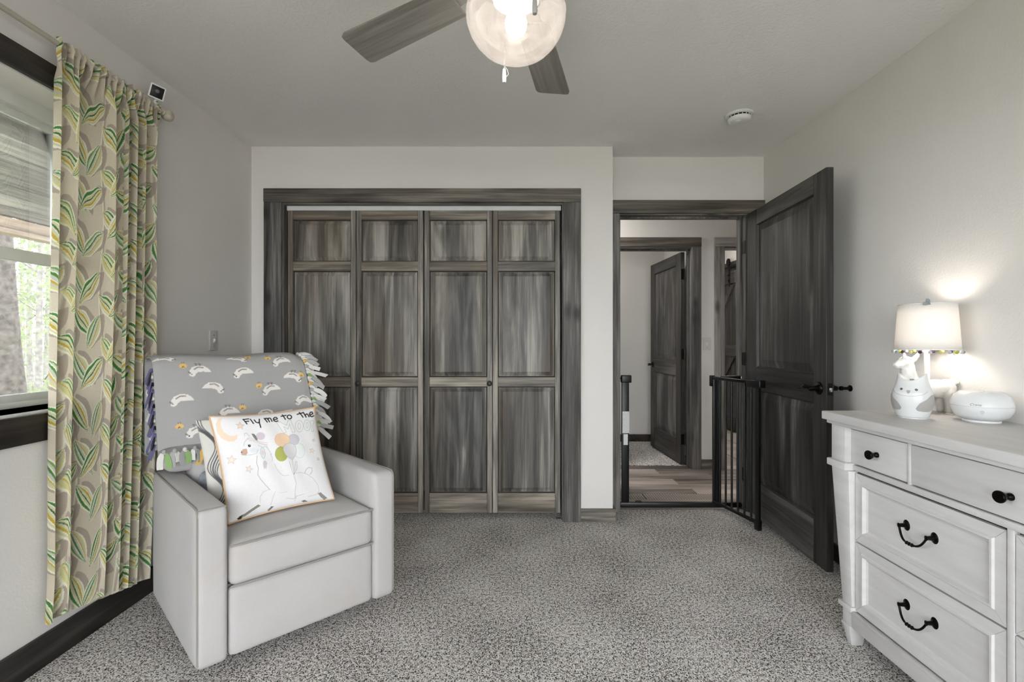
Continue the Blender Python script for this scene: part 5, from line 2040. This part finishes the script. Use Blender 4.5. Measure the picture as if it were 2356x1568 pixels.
for k in range(49):
    th = FR - 1.05 + 2.1 * k / 48
    v = 0.575 + 0.13 * (abs(th - FR) / 1.05) ** 2.2
    p = owl_surface(th, v)
    seam.append(p + Vector((math.cos(th), math.sin(th), 0)) * 0.0002)
build(MB().tube(seam, 0.0006, 5), 'seam', M['greyplastic'], owl, local=True)
build(MB().lathe([(0.0, 0), (0.007, 0), (0.006, 0.004), (0, 0.004)], 16, Matrix.Translation((0, -0.004, 0.138))), 'mist_nozzle', M['greyplastic'], owl, local=True, smooth=True)
build(MB().lathe([(0.0, 0), (0.043, 0), (0.043, 0.006), (0.0, 0.006)], 40, Matrix.Diagonal((1, 0.86, 1, 1))), 'base', M['whiteplastic'], owl, local=True, smooth=True)

# ------------------------------------------------------------------ round diffuser
QX, QY = 1.640, 1.655
dif = empty('oil_diffuser', (QX, QY, ZT), 0, 'low round white diffuser beside the lamp', 'diffuser')
prof_d = [(0.0, 0.006), (0.046, 0.006), (0.058, 0.010), (0.072, 0.022), (0.0815, 0.042), (0.083, 0.056)]
prof_t = [(0.083, 0.0565), (0.081, 0.070), (0.0735, 0.088), (0.062, 0.100), (0.056, 0.104), (0.050, 0.1045), (0.0, 0.1035)]
TD = Matrix.Translation((QX, QY, ZT))
build(MB().lathe(prof_d, 64, TD), 'lower_body', M['owl'], dif, smooth=True, angle=60)
build(MB().lathe(prof_t, 64, TD), 'upper_body', M['owl'], dif, smooth=True, angle=60)
build(MB().lathe([(0.0, 0.103), (0.010, 0.103), (0.008, 0.108), (0.003, 0.109), (0, 0.108)], 20, TD), 'mist_nozzle', M['owl'], dif, smooth=True)
build(MB().lathe([(0.0, 0.0), (0.050, 0.0), (0.050, 0.0065), (0.0, 0.0065)], 48, TD), 'foot_ring', M['whiteplastic'], dif, smooth=True)
# small script lettering and button on the side that faces the room


def dif_point(th, z):
    zz = [p[1] for p in prof_d[1:]] + [p[1] for p in prof_t[:-1]]
    rr = [p[0] for p in prof_d[1:]] + [p[0] for p in prof_t[:-1]]
    r = float(np.interp(z, zz, rr)) + 0.0004
    return Vector((QX + r * math.cos(th), QY + r * math.sin(th), ZT + z))


TH0 = math.atan2(-QY, -QX) + 0.02
cu_d = bpy.data.curves.new('lettering', 'FONT')
cu_d.body = 'Crane'
cu_d.size = 0.0115
cu_d.align_x = 'CENTER'
cu_d.shear = 0.3
to = bpy.data.objects.new('lettering_tmp', cu_d)
COL.objects.link(to)
dg = bpy.context.evaluated_depsgraph_get()
tme = bpy.data.meshes.new_from_object(to.evaluated_get(dg))
bpy.data.objects.remove(to)
mb = MB()
for v in tme.vertices:
    mb.v.append(tuple(dif_point(TH0 - 0.20 + v.co.x / 0.081, 0.060 + v.co.y)))
mb.f = [tuple(p.vertices) for p in tme.polygons]
build(mb, 'lettering', M['darkgrey'], dif, label='small grey script lettering')
mb = MB()
ringp = [dif_point(TH0 + 0.005 + 0.055 * math.cos(2 * PI * k / 24), 0.040 + 0.0044 * math.sin(2 * PI * k / 24)) for k in range(25)]
mb.tube(ringp, 0.00035, 5)
mb.tube([dif_point(TH0 - 0.02, 0.0425), dif_point(TH0 + 0.005, 0.0375), dif_point(TH0 + 0.03, 0.0425), dif_point(TH0 - 0.02, 0.0425)], 0.00035, 5)
mb.tube([dif_point(TH0 - 0.03, 0.0325), dif_point(TH0 + 0.04, 0.0325)], 0.0003, 5)
build(mb, 'button_icon', M['greyplastic'], dif)


# ------------------------------------------------------------------ unseen ceiling lamps added to brighten hall, far bedroom and bathroom
def added_lamp(x, y, label, mat='hall_fill'):
    t = empty('added_ceiling_lamp', (x, y, H), 0, label, 'ceiling lamp')
    Tx = Matrix.Translation((x, y, H)) @ Matrix.Rotation(PI, 4, 'X')
    build(MB().lathe([(0, 0), (0.165, 0), (0.165, 0.02), (0.15, 0.025), (0, 0.025)], 36, Tx), 'pan', M['bronze'], t, smooth=True)
    build(MB().lathe([(0, 0.025), (0.15, 0.025), (0.14, 0.05), (0.10, 0.075), (0, 0.085)], 36, Tx), 'diffuser', M[mat], t, smooth=True)


added_lamp(0.25, 3.98, 'added unseen flush lamp brightening the hallway outside the bedroom')
added_lamp(0.55, 4.98, 'added unseen flush lamp standing in for window light across the hallway', 'room_fill')  # added in place of daylight from that room's window
added_lamp(2.4, 5.3, 'added unseen flush lamp brightening the bathroom', 'bath_fill')

# ------------------------------------------------------------------ outside: porch and woods
GZ = -0.55
k = N('leaf_littered_ground')
b = k.bsdf(None, 1.0, 0, 0.05)
v = k.coord()
k.l(k.ramp(k.math('ADD', k.math('MULTIPLY', k.noise(v, 1.2, 5, 0.6), 0.5), k.math('MULTIPLY', k.noise(v, 14, 4), 0.5)),
           [(0.35, srgb('#54504a')), (0.5, srgb('#6a6d58')), (0.65, srgb('#84886c'))]), b.inputs['Base Color'])
m = MB().box(-60, -1.9, -25, 60, GZ - 0.2, GZ)
structure(m, 'ground', k.m, 'green leaf littered woodland ground outside the window', 'ground')
m = MB().box(-1.9, 30, -30, YB - 0.2, GZ - 0.2, GZ)
structure(m, 'added_yard', plain('pale_gravel', '#a9a49c', 0.95, 0, 0.1, 0.2, 0.8, 60), 'added unseen gravel yard, grey to keep bounced daylight neutral', 'ground')  # unseen yard added in grey, against green bounce light
# porch ceiling boards sloping down and out, running along the wall
M['porch'] = wood('weathered_porch_board', 'y', srgb('#4d4b49'), srgb('#6f6d6a'), srgb('#97948f'), srgb('#6f655b'), 0.3, 0.9, 0.2, 0.0, 0.5)
M['beam'] = wood('pale_pine_beam', 'y', srgb('#7d7064'), srgb('#95887b'), srgb('#a99d90'), srgb('#a08468'), 0.3, 0.9, 0.3, 0.0, 0.2)
pc = empty('porch_ceiling', (-3.0, 2.5, 2.4), 0, 'weathered grey board ceiling of the porch outside the window', 'porch ceiling', None, 'structure')


def zc_(x):
    return 2.62 - 0.205 * (-x - 1.95)


x = -1.94
i = 0
while x > -4.02:
    xa, xb2 = x - 0.176, x
    dz = random.uniform(-0.006, 0.006)
    lo = [(xa, 0.2, zc_(xa) + dz), (xb2, 0.2, zc_(xb2) + dz), (xb2, 6.5, zc_(xb2) + dz), (xa, 6.5, zc_(xa) + dz)]
    build(MB().hexa(lo, [(p[0], p[1], p[2] + 0.025) for p in lo]), 'board', M['porch'], pc)
    x -= 0.18
pb_ = empty('porch_beam', (-4.1, 3.4, 2.1), 0, 'pale pine beam along the porch edge outside the window', 'beam', None, 'structure')
build(MB().box(-4.18, -4.05, -0.5, 6.8, 2.045, 2.17), 'beam', M['beam'], pb_, bevel=0.006)
build(MB().box(-4.045, -4.02, -0.5, 6.8, 2.035, 2.075), 'ledger', M['beam'], pb_, bevel=0.004)
for y in (-0.4, 6.6):
    build(MB().box(-4.18, -4.06, y, y + 0.12, GZ, 2.045), 'post', M['beam'], pb_, bevel=0.006)

M['bark'] = plain('grey_bark', '#4d4946', 0.95, 0, 0.1, 0.35, 1.0, 30)
M['bark_pale'] = plain('pale_bark', '#7d7a76', 0.95, 0, 0.1, 0.3, 1.0, 30)


def leafmat(n, h):
    k = N(n)
    c = srgb(h)
    oi = k.noise(k.coord(), 3.0, 2)
    col = k.ramp(oi, [(0.3, tuple(x * 0.75 for x in c)), (0.7, tuple(min(1, x * 1.2) for x in c))])
    d = k.n('BsdfDiffuse')
    t = k.n('BsdfTranslucent')
    k.l(col, d.inputs[0])
    k.l(col, t.inputs[0])
    mx = k.n('MixShader')
    mx.inputs[0].default_value = 0.45
    k.l(d.outputs[0], mx.inputs[1])
    k.l(t.outputs[0], mx.inputs[2])
    k.l(mx.outputs[0], k.out.inputs[0])
    return k.m


M['leaf_a'] = leafmat('spring_leaves', '#6c7856')
M['leaf_b'] = leafmat('pale_spring_leaves', '#7f8a6a')


def foliage(center, rad, n, size, rng):
    vs, fs = [], []
    q = rng.normal(size=(n, 3))
    q /= np.linalg.norm(q, axis=1)[:, None]
    q *= rng.uniform(0.25, 1.0, (n, 1)) ** 0.5
    for j in range(n):
        c = Vector(center) + Vector((q[j, 0] * rad[0], q[j, 1] * rad[1], q[j, 2] * rad[2]))
        d1 = Vector(rng.normal(size=3)).normalized()
        d2 = d1.cross(Vector(rng.normal(size=3))).normalized()
        s = size * rng.uniform(0.6, 1.3)
        i0 = len(vs)
        vs += [c - d1 * s, c + d2 * s * 0.5, c + d1 * s, c - d2 * s * 0.5]
        fs.append((i0, i0 + 1, i0 + 2, i0 + 3))
    return vs, fs


def tree(x, y, r, h, lean, label, group, mat, lmat, seed, crowns, nl=500, ls=0.07):
    rng = np.random.RandomState(seed)
    t = empty('tree', (x, y, GZ), 0, label, 'tree', group)
    pts, rr = [], []
    for i in range(12):
        q = i / 11
        pts.append((x + lean[0] * q + 0.06 * math.sin(3 * q + seed), y + lean[1] * q + 0.06 * math.cos(4 * q + seed), GZ - 0.05 + h * q))
        rr.append(r * (1.25 - 0.25 * min(1, q * 6)) * (1 - 0.55 * q))
    mb = MB().tube(pts, rr, 16)
    for j in range(6):
        q = rng.uniform(0.3, 0.95)
        p = Vector(pts[int(q * 11)])
        a = rng.uniform(0, 2 * PI)
        L = rng.uniform(0.5, 1.1)
        mb.tube([p, p + Vector((math.cos(a) * L * 0.5, math.sin(a) * L * 0.5, L * 0.35)), p + Vector((math.cos(a) * L, math.sin(a) * L, L * 0.9))], [r * 0.28, r * 0.16, r * 0.05], 8)
    build(mb, 'trunk', mat, t, smooth=True)
    f = MB()
    for (dx, dy, z, ra, rz) in crowns:
        a, b2 = foliage((x + dx, y + dy, z), (ra, ra, rz), nl, ls, rng)
        f.add(a, b2)
    build(f, 'foliage', lmat, t)


# the thick trunk fills the lower pane: it stands just past the porch
tree(-6.85, 6.55, 0.20, 9.0, (-1.0, 0.4), 'thick grey trunked tree just outside the window', None, M['bark'], M['leaf_a'], 3, [(-0.6, 0.4, 6.5, 1.6, 1.4)], 300, 0.09)
gl_ = 'slender grey tree in the sunlit woods outside the window'
gg = 'woods outside the window'
dv, sv_ = (-0.72, 0.69), (0.69, 0.72)
spots = []
for i in range(5):
    for j in ((-1, 0, 1) if i < 2 else (-1, 0)):
        dd = 13.2 + 2.9 * i
        ss = 3.4 * j + dd * (0.026, -0.012, 0.016, 0.030, 0.002)[i]
        spots.append((dv[0] * dd + sv_[0] * ss, dv[1] * dd + sv_[1] * ss))
for i, (x, y) in enumerate(spots):
    rg = random.Random(i)
    tree(x, y, rg.uniform(0.05, 0.13), rg.uniform(6, 9), (rg.uniform(-0.25, 0.25), rg.uniform(-0.25, 0.25)), gl_, gg, M['bark_pale'] if i % 2 else M['bark'], M['leaf_b'] if i % 3 else M['leaf_a'], 40 + i,
         [(rg.uniform(-0.2, 0.2), rg.uniform(-0.2, 0.2), z + rg.uniform(-0.3, 0.3), 1.05, 0.8) for z in (1.5, 2.9, 4.2)], 260, 0.06)
for i in range(8):
    rg = random.Random(500 + i)
    dd = 11.75 + 2.9 * (i // 2)
    ss = (-1.75, 0.25)[i % 2] + (0.0 if i < 2 else 0.05)
    x, y = dv[0] * dd + sv_[0] * ss, dv[1] * dd + sv_[1] * ss
    rng = np.random.RandomState(900 + i)
    hgt = rg.uniform(0.5, 1.0)
    t = empty('shrub', (x, y, GZ), 0, 'low pale green shrub on the woodland floor outside the window', 'shrub', 'undergrowth outside the window')
    f = MB()
    a, b2 = foliage((x, y, GZ + hgt * 0.55), (0.75, 0.75, hgt * 0.55), 300, 0.05, rng)
    f.add(a, b2)
    build(f, 'foliage', M['leaf_b'] if i % 2 else M['leaf_a'], t)
    sb = MB()
    for j in range(5):
        aa = rng.uniform(0, 2 * PI)
        sb.tube([(x, y, GZ - 0.02), (x + 0.3 * math.cos(aa), y + 0.3 * math.sin(aa), GZ + hgt * 0.6), (x + 0.5 * math.cos(aa), y + 0.5 * math.sin(aa), GZ + hgt)], [0.012, 0.009, 0.004], 6)
    build(sb, 'stem', M['bark'], t)
